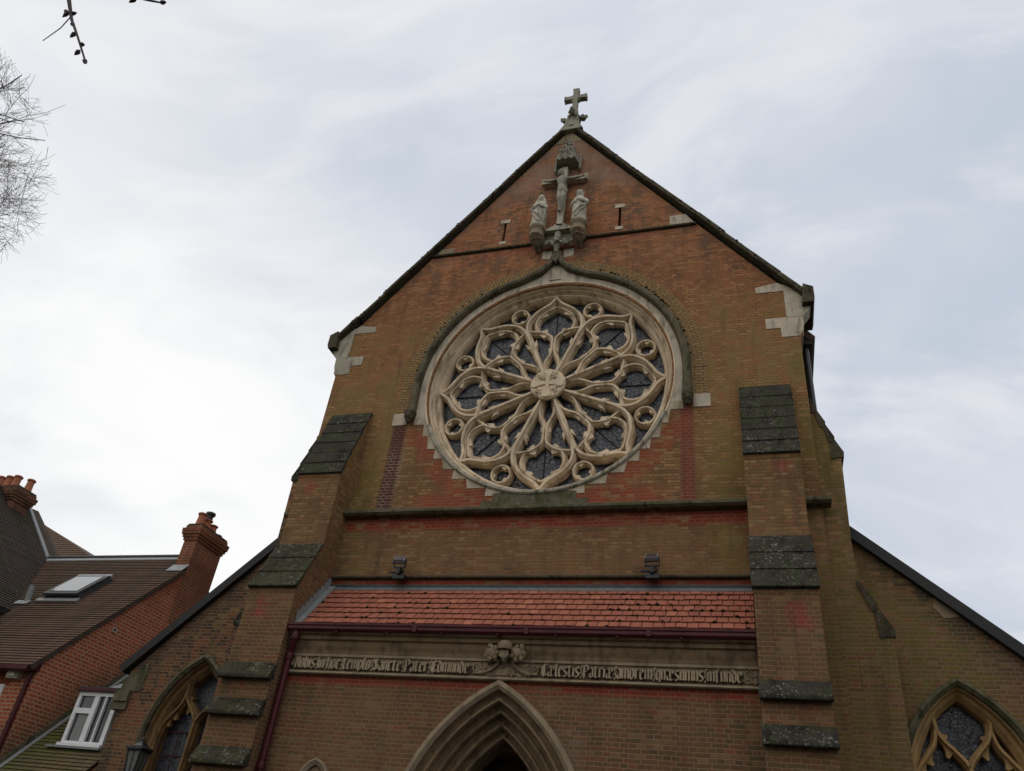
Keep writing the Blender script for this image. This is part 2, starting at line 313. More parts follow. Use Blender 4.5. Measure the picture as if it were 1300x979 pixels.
# ------------------------------------------------------------------ mesh helpers
class MB:
    def __init__(s): s.v = []; s.f = []; s.sm = []
    def add(s, vs, fs, smooth=False):
        o = len(s.v); s.v += [tuple(v) for v in vs]; s.f += [tuple(i+o for i in f) for f in fs]; s.sm += [smooth]*len(fs); return s
    def box(s, x0, x1, y0, y1, z0, z1):
        return s.add([(x, y, z) for x in (x0, x1) for y in (y0, y1) for z in (z0, z1)],
                     [(0, 1, 3, 2), (4, 6, 7, 5), (0, 4, 5, 1), (2, 3, 7, 6), (0, 2, 6, 4), (1, 5, 7, 3)])
    def prism(s, pts, d, smooth=False):
        """closed polygon (3D points) pushed along vector d"""
        n = len(pts); P = [Vector(p) for p in pts]; D = Vector(d)
        return s.add(P+[p+D for p in P], [tuple(range(n)), tuple(range(2*n-1, n-1, -1))]+[(i, i+n, (i+1) % n+n, (i+1) % n) for i in range(n)], smooth)
    def xz(s, pts, y0, y1): return s.prism([(x, y0, z) for x, z in pts], (0, y1-y0, 0))
    def yz(s, pts, x0, x1): return s.prism([(x0, y, z) for y, z in pts], (x1-x0, 0, 0))
    def tube(s, pts, r, n=8, cap=True):
        P = [Vector(p) for p in pts]; rs = r if isinstance(r, (list, tuple)) else [r]*len(P)
        vs = []; fs = []; ref = None
        for i, p in enumerate(P):
            t = (P[min(i+1, len(P)-1)]-P[max(i-1, 0)]).normalized()
            if ref is None: ref = Vector((0, 0, 1)) if abs(t.z) < .9 else Vector((1, 0, 0))
            a = t.cross(ref).normalized(); b = t.cross(a).normalized(); ref = b.cross(t) if False else ref
            for k in range(n):
                q = 2*math.pi*k/n; vs.append(p+(a*math.cos(q)+b*math.sin(q))*rs[i])
        for i in range(len(P)-1):
            for k in range(n): fs.append((i*n+k, i*n+(k+1) % n, (i+1)*n+(k+1) % n, (i+1)*n+k))
        if cap: fs += [tuple(range(n-1, -1, -1)), tuple((len(P)-1)*n+k for k in range(n))]
        return s.add(vs, fs, True)
    def lathe(s, prof, c, axis='z', n=24):
        """prof: (radius, height along axis)"""
        vs = []; fs = []
        for r, h in prof:
            for k in range(n):
                q = 2*math.pi*k/n; a, b = r*math.cos(q), r*math.sin(q)
                vs.append((c[0]+a, c[1]+b, c[2]+h) if axis == 'z' else (c[0]+a, c[1]+h, c[2]+b) if axis == 'y' else (c[0]+h, c[1]+a, c[2]+b))
        for i in range(len(prof)-1):
            for k in range(n): fs.append((i*n+k, i*n+(k+1) % n, (i+1)*n+(k+1) % n, (i+1)*n+k))
        fs += [tuple(range(n)), tuple((len(prof)-1)*n+k for k in range(n-1, -1, -1))]
        return s.add(vs, fs, True)
    def blob(s, c, r, seed=0, n=10, lump=.18, sq=(1, 1, 1)):
        rnd = random.Random(seed); ph = [rnd.uniform(0, 6) for _ in range(6)]
        vs = []; fs = []
        m = n//2+1
        for i in range(m+1):
            a = math.pi*i/m
            for k in range(n):
                q = 2*math.pi*k/n
                w = r*(1+lump*(math.sin(3*q+ph[0]+2*a)+math.sin(2*a*2+ph[1]+q)*.7+.5*math.sin(5*q+ph[2])))
                vs.append((c[0]+w*sq[0]*math.sin(a)*math.cos(q), c[1]+w*sq[1]*math.sin(a)*math.sin(q), c[2]+w*sq[2]*math.cos(a)))
        for i in range(m):
            for k in range(n): fs.append((i*n+k, i*n+(k+1) % n, (i+1)*n+(k+1) % n, (i+1)*n+k))
        return s.add(vs, fs, True)
    def sweep(s, path, prof, closed=False, smooth=False, zc=0.0, xc=0.0, flip=False):
        """path: (x,z) points in the wall plane; prof: (offset to the left of travel, y); closed profile"""
        P = [Vector((p[0], p[1])) for p in path]; n = len(P); k = len(prof); vs = []; fs = []
        for i in range(n):
            a = P[(i-1) % n] if (closed or i) else P[i]; b = P[(i+1) % n] if (closed or i < n-1) else P[i]
            t1 = (P[i]-a); t2 = (b-P[i])
            if t1.length < 1e-6: t1 = t2
            if t2.length < 1e-6: t2 = t1
            t1.normalize(); t2.normalize()
            t = (t1+t2)
            t = t.normalized() if t.length > 1e-3 else t2
            nn = Vector((-t.y, t.x)); sc = 1/max(.45, nn.dot(Vector((-t2.y, t2.x))))
            for o, y in prof: vs.append((xc+P[i].x+nn.x*o*sc, y, zc+P[i].y+nn.y*o*sc))
        for i in range(n if closed else n-1):
            j = (i+1) % n
            for q in range(k): fs.append((i*k+q, i*k+(q+1) % k, j*k+(q+1) % k, j*k+q))
        if not closed: fs += [tuple(range(k)), tuple((n-1)*k+q for q in range(k-1, -1, -1))]
        return s.add(vs, fs, smooth)
    def build(s, name, mat, parent=None, org=None):
        me = bpy.data.meshes.new(name)
        o3 = Vector(org) if org is not None else (root_loc(parent) if parent else Vector((0, 0, 0)))
        me.from_pydata([tuple(Vector(v)-o3) for v in s.v], [], s.f); me.update()
        bm = bmesh.new(); bm.from_mesh(me); bmesh.ops.recalc_face_normals(bm, faces=bm.faces[:]); bm.to_mesh(me); bm.free()
        me.polygons.foreach_set('use_smooth', s.sm)
        if any(s.sm):
            try: me.set_sharp_from_angle(angle=R(42))
            except Exception: pass
        me.materials.append(mat if not isinstance(mat, str) else M[mat])
        ob = bpy.data.objects.new(name, me); C.objects.link(ob)
        if parent: ob.parent = parent
        else: ob.location = o3
        return ob
def root_loc(o):
    v = Vector(o.location)
    while o.parent: o = o.parent; v += Vector(o.location)
    return v
def tag(o, label, cat, group=None, kind=None):
    o['label'] = label; o['category'] = cat
    if group: o['group'] = group
    if kind: o['kind'] = kind
    return o
def thing(name, label, cat, loc=(0, 0, 0), group=None):
    o = bpy.data.objects.new(name, None); C.objects.link(o); o.location = loc; o.empty_display_size = .2
    return tag(o, label, cat, group)
def structure(name, mb, mat):
    o = mb.build(name, mat); o['kind'] = 'structure'; return o

def plate(mb, outer, holes, y0, y1):
    """wall slab in the xz plane with real openings"""
    cu = bpy.data.curves.new('plate', 'CURVE'); cu.dimensions = '2D'; cu.fill_mode = 'BOTH'; cu.extrude = abs(y1-y0)/2
    for ring in [outer]+holes:
        sp = cu.splines.new('POLY'); sp.points.add(len(ring)-1); sp.use_cyclic_u = True
        for p, q in zip(sp.points, ring): p.co = (q[0], q[1], 0, 1)
    ob = bpy.data.objects.new('plate', cu); C.objects.link(ob)
    dg = bpy.context.evaluated_depsgraph_get(); me = bpy.data.meshes.new_from_object(ob.evaluated_get(dg))
    ym = (y0+y1)/2
    mb.add([(v.co.x, ym+v.co.z, v.co.y) for v in me.vertices], [tuple(p.vertices) for p in me.polygons])
    bpy.data.objects.remove(ob); bpy.data.curves.remove(cu); bpy.data.meshes.remove(me)
    return mb
def circle(r, a0, a1, n, cx=0, cz=0):
    """angle from straight up, clockwise seen from the front"""
    return [(cx+r*math.sin(R(a0+(a1-a0)*i/n)), cz+r*math.cos(R(a0+(a1-a0)*i/n))) for i in range(n+1)]
def smooth2(pts, sub=6):
    """Catmull-Rom through 2D points"""
    out = []; n = len(pts)
    for i in range(n-1):
        p0, p1, p2, p3 = pts[max(i-1, 0)], pts[i], pts[i+1], pts[min(i+2, n-1)]
        for k in range(sub):
            t = k/sub
            out.append(tuple(.5*((2*p1[j])+(-p0[j]+p2[j])*t+(2*p0[j]-5*p1[j]+4*p2[j]-p3[j])*t*t+(-p0[j]+3*p1[j]-3*p2[j]+p3[j])*t**3) for j in range(len(p1))))
    out.append(pts[-1]); return out
def pointed(hw, zs, apex, cx=0, n=14):
    """pointed arch curve, springing at (+-hw, zs), apex height; left springer to right springer"""
    h = apex-zs; a = (h*h-hw*hw)/(2*hw); r = a+hw
    top = math.atan2(h, a)
    L = [(cx+a-r*math.cos(top*i/n), zs+r*math.sin(top*i/n)) for i in range(n+1)]
    return L+[(2*cx-x, z) for x, z in L[-2::-1]]
def remeshed(mb, name, mat, parent, voxel=.014, smooth_it=2):
    ob = mb.build(name, mat, parent)
    r = ob.modifiers.new('r', 'REMESH'); r.mode = 'VOXEL'; r.voxel_size = voxel; r.use_smooth_shade = True
    if smooth_it:
        sm = ob.modifiers.new('s', 'SMOOTH'); sm.iterations = smooth_it; sm.factor = .4
    dg = bpy.context.evaluated_depsgraph_get(); me = bpy.data.meshes.new_from_object(ob.evaluated_get(dg))
    ob.modifiers.clear(); ob.data = me; me.name = name
    if not me.materials: me.materials.append(M[mat])
    return ob

# ------------------------------------------------------------------ ground
ZR = 10.41      # height of the rose centre
structure('ground', MB().box(-400, 400, -400, 400, -.5, 0), stone('grass and earth', (.055, .06, .025), (.03, .03, .018), .6))
structure('forecourt', MB().box(-7, 8, -14.5, -.6, -.1, .012), plain('tarmac', (.05, .05, .05), .9, .2, 0, .4, 20))

# ------------------------------------------------------------------ the church
church = thing('church', 'tall brick church front with steep gable, round stone rose window and red tiled porch', 'church')
def part(name, mb, mat, parent=church): return mb.build(name, mat, parent)

# west wall with its openings
SLITS = [(-1.385, -1.325), (1.325, 1.385)]
mb = MB()
gx = lambda z: (18.12-z)*5.0/6.42
plate(mb, [(-4.8, 0), (4.8, 0), (4.8, 10.9), (4.86, 11.0), (4.9, 11.78), (0, 18.1), (-4.9, 11.78), (-4.86, 11.0), (-4.8, 10.9)],
      [circle(2.47, 0, 360, 96, 0, ZR)[:-1], [(-1.385, 14.42), (-1.325, 14.42), (-1.325, 15.02), (-1.385, 15.02)], [(1.325, 14.42), (1.385, 14.42), (1.385, 15.02), (1.325, 15.02)],
       [(-1.6, .001), (1.6, .001), (1.6, 3.6), (-1.6, 3.6)]], 0.0, .7)
part('wall', mb, 'brick')
mb = MB().xz([(-4.55, 0), (4.55, 0), (4.55, 11.6), (0, 17.4), (-4.55, 11.6)], .95, 24)
part('nave', mb, 'brick')
mb = MB()
for s in (-1, 1):
    a = Vector((s*5.02, 0, 11.35)); b = Vector((0, 0, 17.78))
    d = (b-a).normalized(); n = Vector((-d.z, 0, d.x)) if s < 0 else Vector((d.z, 0, -d.x))
    if n.z < 0: n = -n
    mb.prism([a+Vector((0, .7, 0)), b+Vector((0, .7, 0)), b+n*.14+Vector((0, .7, 0)), a+n*.14+Vector((0, .7, 0))], (0, 23.5, 0))
part('roof', mb, 'brown_tile')
for s in (-1, 1):
    part('gutter', MB().box(s*4.78, s*5.06, .72, 23, 11.28, 11.52), 'black'); part('downpipe', MB().tube([(s*4.94, .85, 11.3), (s*4.94, .85, 6.6)], .06), 'black')

# gable coping: moulded stone with a drip under it
for s in (-1, 1):
    mb = MB()
    a = Vector((s*5.03, 0, 11.80)); b = Vector((0, 0, 18.22)); d = (b-a).normalized()
    n = Vector((-s*-d.z, 0, 0)); n = Vector((s*abs(d.z), 0, abs(d.x)))
    prof = [(-.10, -.02), (-.14, -.02), (-.14, .04), (-.10, .09), (.0, .115), (.55, .115), (.72, .08), (.72, -.02)]
    rnd = random.Random(3+s); k = 10
    for i in range(k):
        p0 = a+d*((b-a).length*i/k+.004); p1 = a+d*((b-a).length*(i+1)/k-.004)
        if i == k-1: p1 = b
        e = rnd.uniform(-.016, .012); e2 = rnd.uniform(-.01, .01)
        mb.prism([p0+Vector((0, y, 0))+n*(h+e) for y, h in prof], p1-p0+n*e2)
    mb.xz([(s*4.90, 11.62), (s*5.10, 11.62), (s*5.13, 11.72), (s*5.13, 11.98), (s*4.95, 12.08)], -.15, .74)
    cp = part('coping', mb, 'dark_stone')
    mm = MB()
    for i in range(70):
        t = rnd.random(); q_ = a+d*((b-a).length*t)+n*rnd.uniform(.0, .05); y_ = rnd.uniform(-.142, -.132)
        mm.blob((q_.x, y_, q_.z), rnd.uniform(.010, .022), i, 6, .35, (1.8, .5, 1))
    part('coping_moss', mm, 'moss', cp)['kind'] = 'stuff'
# kneelers and apex stone, pale against the brick
for s in (-1, 1):
    mb = MB()
    mb.xz([(s*4.09, 12.06), (s*4.60, 12.06), (s*4.60, 12.20), (s*4.50, 12.28), (s*4.09, 12.20)], -.012, .3)
    mb.xz([(s*4.602, 11.40), (s*4.90, 11.40), (s*4.98, 11.50), (s*5.05, 11.62), (s*4.98, 11.80), (s*4.72, 12.12), (s*4.602, 12.22)], -.014, .3)
    mb.xz([(s*4.22, 11.16), (s*4.48, 11.16), (s*4.48, 10.94), (s*4.80, 10.94), (s*4.86, 11.06), (s*4.89, 11.18), (s*4.90, 11.398), (s*4.22, 11.398)], -.010, .3)
    k = part('kneeler', mb, 'pale' if s > 0 else 'grey_pale')
part('apex_stone', MB().xz([(-.36, 17.62), (.36, 17.62), (0, 18.1)], -.012, .3), 'frieze')
part('quoin_stone', MB().xz([(2.46, 14.26), (2.97, 14.26), (2.80, 14.53), (2.46, 14.53)], -.011, .2), 'pale')
part('quoin_stone', MB().xz([(-2.55, 14.26), (-2.98, 14.26), (-2.86, 14.42), (-2.55, 14.42)], -.008, .2), 'frieze')

def string(x0, x1, z, h, proj, name='string_course', mat='dark_stone', y=0.0, ends=True):
    mb = MB().yz([(y+.05, z+h), (y-.01, z+h), (y-proj, z+h*.45), (y-proj, z+h*.2), (y-proj*.75, z), (y-proj*.55, z+.01), (y+.05, z)], x0, x1)
    return part(name, mb, mat)
string(-3.02, -.62, 14.155, .10, .07); string(.62, 3.02, 14.155, .10, .07)
string(-4.93, 4.93, 7.47, .19, .20, mat='mossy')
string(-3.64, 3.64, 6.275, .075, .08)
part('stone_band', MB().box(-.62, .62, -.05, .1, 14.13, 14.37), 'grey_stone')
for s in (-1, 1):
    c = s*1.355
    sl = part('slit_window', MB().box(c-.11, c+.11, -.012, .2, 15.022, 15.13), 'pale'); part('sill', MB().box(c-.09, c+.09, -.014, .2, 14.33, 14.418), 'pale', sl)
    part('pane', MB().box(c-.05, c+.05, .25, .28, 14.40, 15.04), 'void', sl)  # near-black backing stands in for the darkness inside the slit

# ---- rose window
rose = MB()
prof = [(2.30, .50), (2.30, .30), (2.335, .235), (2.345, .222), (2.365, .222), (2.375, .24), (2.40, .19), (2.41, .13), (2.425, .125), (2.44, .145), (2.455, .06), (2.50, .012), (2.515, -.018), (2.535, -.018), (2.54, .10), (2.54, .50)]
ring = circle(1.0, 0, 360, 128)[:-1]
vs = []; fs = []; k = len(prof)
for (sx, sz) in ring:
    for r, y in prof: vs.append((sx*r, y, ZR+sz*r))
for i in range(128):
    for q in range(k): fs.append((i*k+q, i*k+(q+1) % k, ((i+1) % 128)*k+(q+1) % k, ((i+1) % 128)*k+q))
rose.add(vs, fs, True)
rose_o = part('rose_window', rose, 'cream')
RT = 2.3
def pt(r, th, base): a = R(base+th); return (RT*r*math.sin(a), RT*r*math.cos(a))
def bar_prof(hw, fr, yf, yb=.50, shoulder=.11, step=0.0):
    L = ([(-hw-step, yb), (-hw-step, yf+shoulder+.012), (-hw-step*.7, yf+shoulder-.012)] if step else [(-hw, yb)])+[(-hw, yf+shoulder), (-hw*.86, yf+shoulder-.02), (-hw*.60, yf+shoulder*.62), (-fr*1.6, yf+.035), (-fr*1.35, yf+.008), (-fr*.9, yf)]
    return L+[(-o, y) for o, y in L[::-1]]
tr = MB(); jit = random.Random(5)
def bar(pts, hw, fr, yf): tr.sweep(pts, [(o, y+.0) for o, y in bar_prof(hw, fr, yf+jit.uniform(-.004, .004), .50, .11 if hw > .05 else .075, .008 if hw > .05 else (.020 if hw > .036 else .010))], smooth=False)
def cusp(base, tip, hw, y0, y1):
    b = Vector(base); t = Vector(tip); d = (t-b); p = Vector((-d.y, d.x)).normalized()
    hw *= 1.75; t = b+d*.92
    pts = [b+p*hw, b+p*hw*.62+d*.28, b+p*hw*.34+d*.66, t+p*hw*.16, t-p*hw*.16, b-p*hw*.34+d*.66, b-p*hw*.62+d*.28, b-p*hw]
    e = jit.uniform(-.003, .003)
    tr.prism([(q.x, y0+e, ZR+q.y) for q in pts], (0, y1-y0, 0))
def lift(pts): return [(x, ZR+z) for x, z in pts]
for k in range(8):
    B = k*45
    bar(lift([pt(.13, 22.5, B), pt(.40, 22.5, B), pt(.70, 22.5, B)]), .066, .020, .222)
    for s in (-1, 1):
        P = lambda L: lift(smooth2([pt(r, s*t, B) for r, t in L]))
        bar(P([(.58, 22.4), (.66, 22.0), (.735, 20.6), (.80, 17.6), (.865, 12.2), (.905, 7.2), (.945, 3.0), (1.01, .2)]), .056, .019, .225)
        bar(P([(.695, 20.8), (.665, 15.5), (.64, 10.5), (.595, 5.3), (.55, 1.9), (.48, 1.5), (.405, 1.9), (.36, 4.2), (.315, 9.0), (.265, 14.2), (.205, 17.0), (.15, 18)]), .041, .015, .292)
        bar(P([(.632, 9.0), (.652, 12.6), (.70, 14.3), (.765, 13.9), (.825, 11.2), (.868, 7.0), (.90, 3.0), (.925, .2)]), .041, .015, .300)
        for (rb, tb, rt_, tt) in ((.628, 9.8, .668, 6.0), (.862, 8.2, .836, 5.0)):
            cusp(pt(rb, s*tb, B), pt(rt_, s*tt, B), .07, .33, .43)
        cusp(pt(.52, s*20.5, B), pt(.50, s*17.3, B), .085, .31, .44)
        cusp(pt(.615, s*9.0, B), pt(.575, s*9.6, B), .07, .33, .43)
        cusp(pt(.42, s*2.5, B), pt(.45, s*5.6, B), .05, .34, .43)
        cusp(pt(.283, s*13, B), pt(.272, s*7.5, B), .04, .34, .43)
    c = pt(.906, 22.5, B)
    bar(lift([(c[0]+(.186)*math.sin(R(a)), c[1]+.186*math.cos(R(a))) for a in range(0, 361, 15)]), .032, .014, .300)
    for a in (B+22.5+60, B+22.5-60, B+22.5+180):
        cusp((c[0]+.172*math.sin(R(a)), c[1]+.172*math.cos(R(a))), (c[0]+.105*math.sin(R(a)), c[1]+.105*math.cos(R(a))), .06, .33, .43)
part('tracery', tr, 'cream', rose_o)
part('glass', MB().lathe([(2.36, .47), (2.36, .49)], (0, 0, ZR), 'y', 96), 'glass', rose_o)
for k in range(8):
    a = pt(.56, 0, k*45); b = pt(.93, 0, k*45); part('saddle_bar', MB().tube([(a[0], .455, ZR+a[1]), (b[0], .455, ZR+b[1])], .011, 6), 'iron', rose_o)
# boss: octagonal disc with a raised cross and carved corners
bo = MB()
bo.lathe([(.30, .28), (.355, .25), (.365, .19), (.335, .160), (.0, .158)], (0, 0, ZR), 'y', 16)
for q in range(4):
    ca, sa = math.cos(R(90*q)), math.sin(R(90*q))
    pts = [(-.028, 0), (-.05, .14), (-.10, .27), (-.06, .33), (.06, .33), (.10, .27), (.05, .14), (.028, 0)]
    bo.xz([(x*ca-z*sa, ZR+x*sa+z*ca) for x, z in pts], .128+.001*q, .17)
rnd = random.Random(2)
for q in range(4):
    for j in range(9):
        a = R(45+90*q+rnd.uniform(-22, 22)); r = rnd.uniform(.12, .29)
        bo.blob((r*math.cos(a), .155, ZR+r*math.sin(a)), .026, j+q*9, 6, .2)
    a = R(45+90*q); bo.blob((.21*math.cos(a), .15, ZR+.21*math.sin(a)), .042, q, 8, .1)
part('boss', bo, M['cream'], rose_o)

# cream face between the ring and the hood, up into the ogee
outer = [(-2.66, 9.66)]+[(-2.66, ZR)]+circle(2.66, -90, -17, 30, 0, ZR)[1:]+[(-.5, 13.09), (-.26, 13.2), (-.08, 13.45), (0, 13.6), (.08, 13.45), (.26, 13.2), (.5, 13.09)]+circle(2.66, 17, 90, 30, 0, ZR)+[(2.66, 9.66)]
inner = [(x, z) for x, z in circle(2.53, 107, -107, 60, 0, ZR)]
mb = MB(); plate(mb, outer+inner, [], -.008, .3)
mb.xz([(-.13, 13.02), (.13, 13.02), (.03, 13.08), (0, 13.17), (-.03, 13.08)], -.03, .02)
part('arch_stone', mb, 'pale')
# hood mould with its ogee point
path = [(-2.75, 9.72), (-2.75, 10.1), (-2.75, ZR)]+circle(2.75, -90, -19, 40, 0, ZR)[1:]+smooth2([(-.80, 13.03), (-.60, 13.12), (-.40, 13.23), (-.22, 13.38), (-.10, 13.55), (-.02, 13.80)], 4)
pr = [(-.075, .05), (-.075, -.10), (-.055, -.14), (.0, -.155), (.05, -.12), (.085, -.02), (.085, .05)]
mb = MB().sweep(path, pr).sweep([(-x, z) for x, z in path[::-1]], pr)
mb.xz([(-.09, 13.55), (-.05, 13.85), (0, 13.9), (.05, 13.85), (.09, 13.55), (0, 13.42)], -.165, .02)
part('hood_mould', mb, 'hood')
# crumbs of moss on the hood
mb = MB(); rnd = random.Random(11)
for i in range(150):
    a = rnd.choice([rnd.uniform(20, 85), rnd.uniform(25, 60), -rnd.uniform(30, 85)]); r = 2.75+rnd.uniform(.04, .10)
    mb.blob((r*math.sin(R(a)), rnd.uniform(-.13, -.03), ZR+r*math.cos(R(a))), rnd.uniform(.008, .024), i, 6, .35, (1.4, 1, .8))
mo = part('hood_moss', mb, 'moss'); mo['kind'] = 'stuff'
# finial above the ogee
mb = MB()
mb.lathe([(.055, 13.72), (.06, 13.86), (.085, 13.90), (.085, 13.94), (.06, 13.98), (.06, 14.06), (.095, 14.10), (.10, 14.16), (.07, 14.22), (.085, 14.30), (.04, 14.36)], (0, -.13, 0), 'z', 10)
for s in (-1, 1):
    mb.blob((s*.19, -.13, 14.02), .095, 5+s, 10, .2, (1.1, .8, .8)); mb.blob((s*.30, -.12, 14.00), .06, 8+s, 8, .25)
    mb.blob((s*.10, -.15, 13.99), .06, 3+s, 8, .2)
mb.blob((0, -.22, 14.0), .07, 4, 8, .2)
part('finial', mb, 'grey_stone')
for s in (-1, 1): part('quoin_stone', MB().xz([(s*.14, 13.66), (s*.36, 13.70), (s*.36, 13.92), (s*.14, 13.92)], -.011, .1), 'pale')
# hood stops, carved heads, and the white blocks beside them
for s in (-1, 1):
    mb = MB().blob((s*2.75, -.10, 9.66), .105, 3+s, 12, .10, (1, .95, 1.15)).blob((s*2.75, -.17, 9.64), .055, 1, 8, .1).box(s*2.75-.1, s*2.75+.1, -.16, .05, 9.735, 9.79)
    mb.blob((s*2.70, -.15, 9.71), .04, 5, 8, .2).blob((s*2.81, -.15, 9.71), .04, 6, 8, .2).blob((s*2.75, -.13, 9.56), .06, 6, 8, .2)
    part('hood_stop', mb, 'dark_stone')
    part('block', MB().box(min(s*2.84, s*3.15), max(s*2.84, s*3.15), -.014, .2, 9.52, 9.795), 'pale')
# brick arch over the hood
outer = [(-3.12, 9.80), (-3.12, ZR)]+circle(3.12, -90, 90, 60, 0, ZR)[1:]+[(3.12, 9.80)]
inner = [(2.80, 9.80), (2.80, ZR)]+circle(2.80, 90, -90, 60, 0, ZR)[1:]+[(-2.80, 9.80)]
mb = MB(); plate(mb, outer+inner, [], -.006, .1); part('brick_arch', mb, 'arch_brick')
# toothed stones round the lower half
stairs = [(2.66, 9.67), (2.66, 9.50), (2.53, 9.50), (2.43, 9.50), (2.42, 9.22), (2.30, 9.22), (2.27, 8.92), (2.11, 8.92), (2.07, 8.70), (1.89, 8.70), (1.86, 8.455), (1.645, 8.455), (1.64, 8.24), (1.35, 8.24), (1.32, 8.03), (.94, 8.03), (.94, 7.86), (.62, 7.86)]
for s in (-1, 1):
    rj = random.Random(30+s); stairs_ = [(x, z) for x, z in stairs]
    for i in range(3, len(stairs_)-2, 2):
        e = rj.uniform(-.035, .035); stairs_[i] = (stairs_[i][0], stairs_[i][1]); stairs_[i+1] = (stairs_[i+1][0]+e, stairs_[i+1][1]); stairs_[i+2] = (stairs_[i+2][0]+e, stairs_[i+2][1])
    inn = [(s*2.50*math.sin(R(a)), ZR+2.50*math.cos(R(a))) for a in range(167, 105, -2)]
    poly = [(s*x, z) for x, z in stairs_]+inn
    mb = MB(); plate(mb, poly, [], -.010, .2); part('toothed_stone', mb, 'tooth')
mb = MB(); plate(mb, [(-.99, 7.66), (.99, 7.66), (.99, 7.76), (.78, 7.76), (.78, 7.90), (.4, 7.95), (-.4, 7.95), (-.78, 7.90), (-.78, 7.76), (-.99, 7.76)], [], -.016, .2)
part('rose_sill', mb, 'mossy')
mb = MB(); mb.sweep([(x, ZR+z) for x, z in circle(2.50, 112, 248, 60)], [(-.045, .05), (-.045, -.02), (-.02, -.05), (.025, -.055), (.05, -.03), (.055, .05)])
part('rose_ring_roll', mb, 'ring_foot')

# ---- buttresses
def buttress(s):
    x0, x1 = (3.66, 4.52) if s > 0 else (-4.56, -3.66)
    mb = MB()
    mb.yz([(.02, 9.84), (-.02, 9.80), (-.60, 8.14), (-.575, 8.06), (-.575, 6.66), (-1.05, 5.74), (-1.03, 5.66), (-1.03, 4.50), (-1.06, 4.44), (-1.06, 3.94), (-1.09, 3.88), (-1.09, 3.24), (-1.13, 3.18), (-1.13, 1.2), (-1.35, 1.0), (-1.35, 0), (.02, 0)], x0, x1)
    b = part('buttress', mb, 'brick')
    def slabs(ya, za, yb, zb, n, over, name='weathering'):
        mb = MB(); rnd = random.Random(int(za*10)+s)
        for i in range(n):
            t0, t1 = i/n, (i+1)/n
            A = Vector((0, ya+(yb-ya)*t0, za+(zb-za)*t0)); B_ = Vector((0, ya+(yb-ya)*t1, za+(zb-za)*t1))
            d = (B_-A); nrm = Vector((0, d.z, -d.y)).normalized()
            if nrm.z < 0: nrm = -nrm
            th0, th1 = .030+rnd.uniform(0, .008), .046+rnd.uniform(0, .010)
            B2 = B_+d.normalized()*.035
            mb.prism([(x0-over, *(A-nrm*.01).yz), (x0-over, *(A+nrm*th0).yz), (x0-over, *(B2+nrm*th1).yz), (x0-over, *(B2+nrm*.01 if i < n-1 else B2-nrm*.02).yz)], (x1-x0+2*over, 0, 0))
        part(name, mb, 'slab_mossy' if s < 0 and za < 8 else 'slab', b)
    slabs(.0, 9.86, -.585, 8.17, 6, .012)
    slabs(-.56, 6.72, -1.045, 5.76, 3, .022)
    zs = (4.50, 3.945, 3.245)
    for i, z in enumerate(zs):
        y = (-1.03, -1.06, -1.09)[i]
        mb = MB().yz([(y+.02, z+.012), (y-.012, z), (y-.155, z-.21), (y-.155, z-.265), (y-.10, z-.275), (y+.02, z-.25)], x0-.02, x1+.02)
        part('weathering', mb, 'slab_mossy' if s < 0 else 'slab', b)
    for ch in b.children:
        bv = ch.modifiers.new('worn', 'BEVEL'); bv.width = .014; bv.segments = 2; bv.limit_method = 'ANGLE'
    return b
buttress(-1); buttress(1)
# buttresses on the flanks, seen in profile
for s in (-1, 1):
    mb = MB().xz([(s*4.75, 0), (s*5.47, 0), (s*5.53, 4.5), (s*5.545, 5.42), (s*5.52, 5.56), (s*5.19, 6.27), (s*5.165, 6.9), (s*5.205, 8.36), (s*5.205, 8.50), (s*4.79, 9.70), (s*4.75, 9.70)], .16, .9)
    b = part('buttress', mb, 'brick')
    for (xa, za, xb, zb) in ((4.79, 9.74, 5.235, 8.52), (5.19, 6.31, 5.555, 5.55)):
        mb = MB(); n = 4 if za > 8 else 2
        for i in range(n):
            p0 = (xa+(xb-xa)*i/n, za+(zb-za)*i/n); p1 = (xa+(xb-xa)*(i+1)/n, za+(zb-za)*(i+1)/n)
            mb.xz([(s*p0[0], p0[1]), (s*(p1[0]+.022), p1[1]+.012), (s*(p1[0]+.012), p1[1]-.08), (s*(p1[0]-(.19 if i == n-1 else .07)), p1[1]-(.10 if i == n-1 else .09)), (s*(p0[0]-.05), p0[1]-.02)], .135+.002*i, .93)
        part('weathering', mb, 'slab' if s < 0 else 'dark_stone', b)

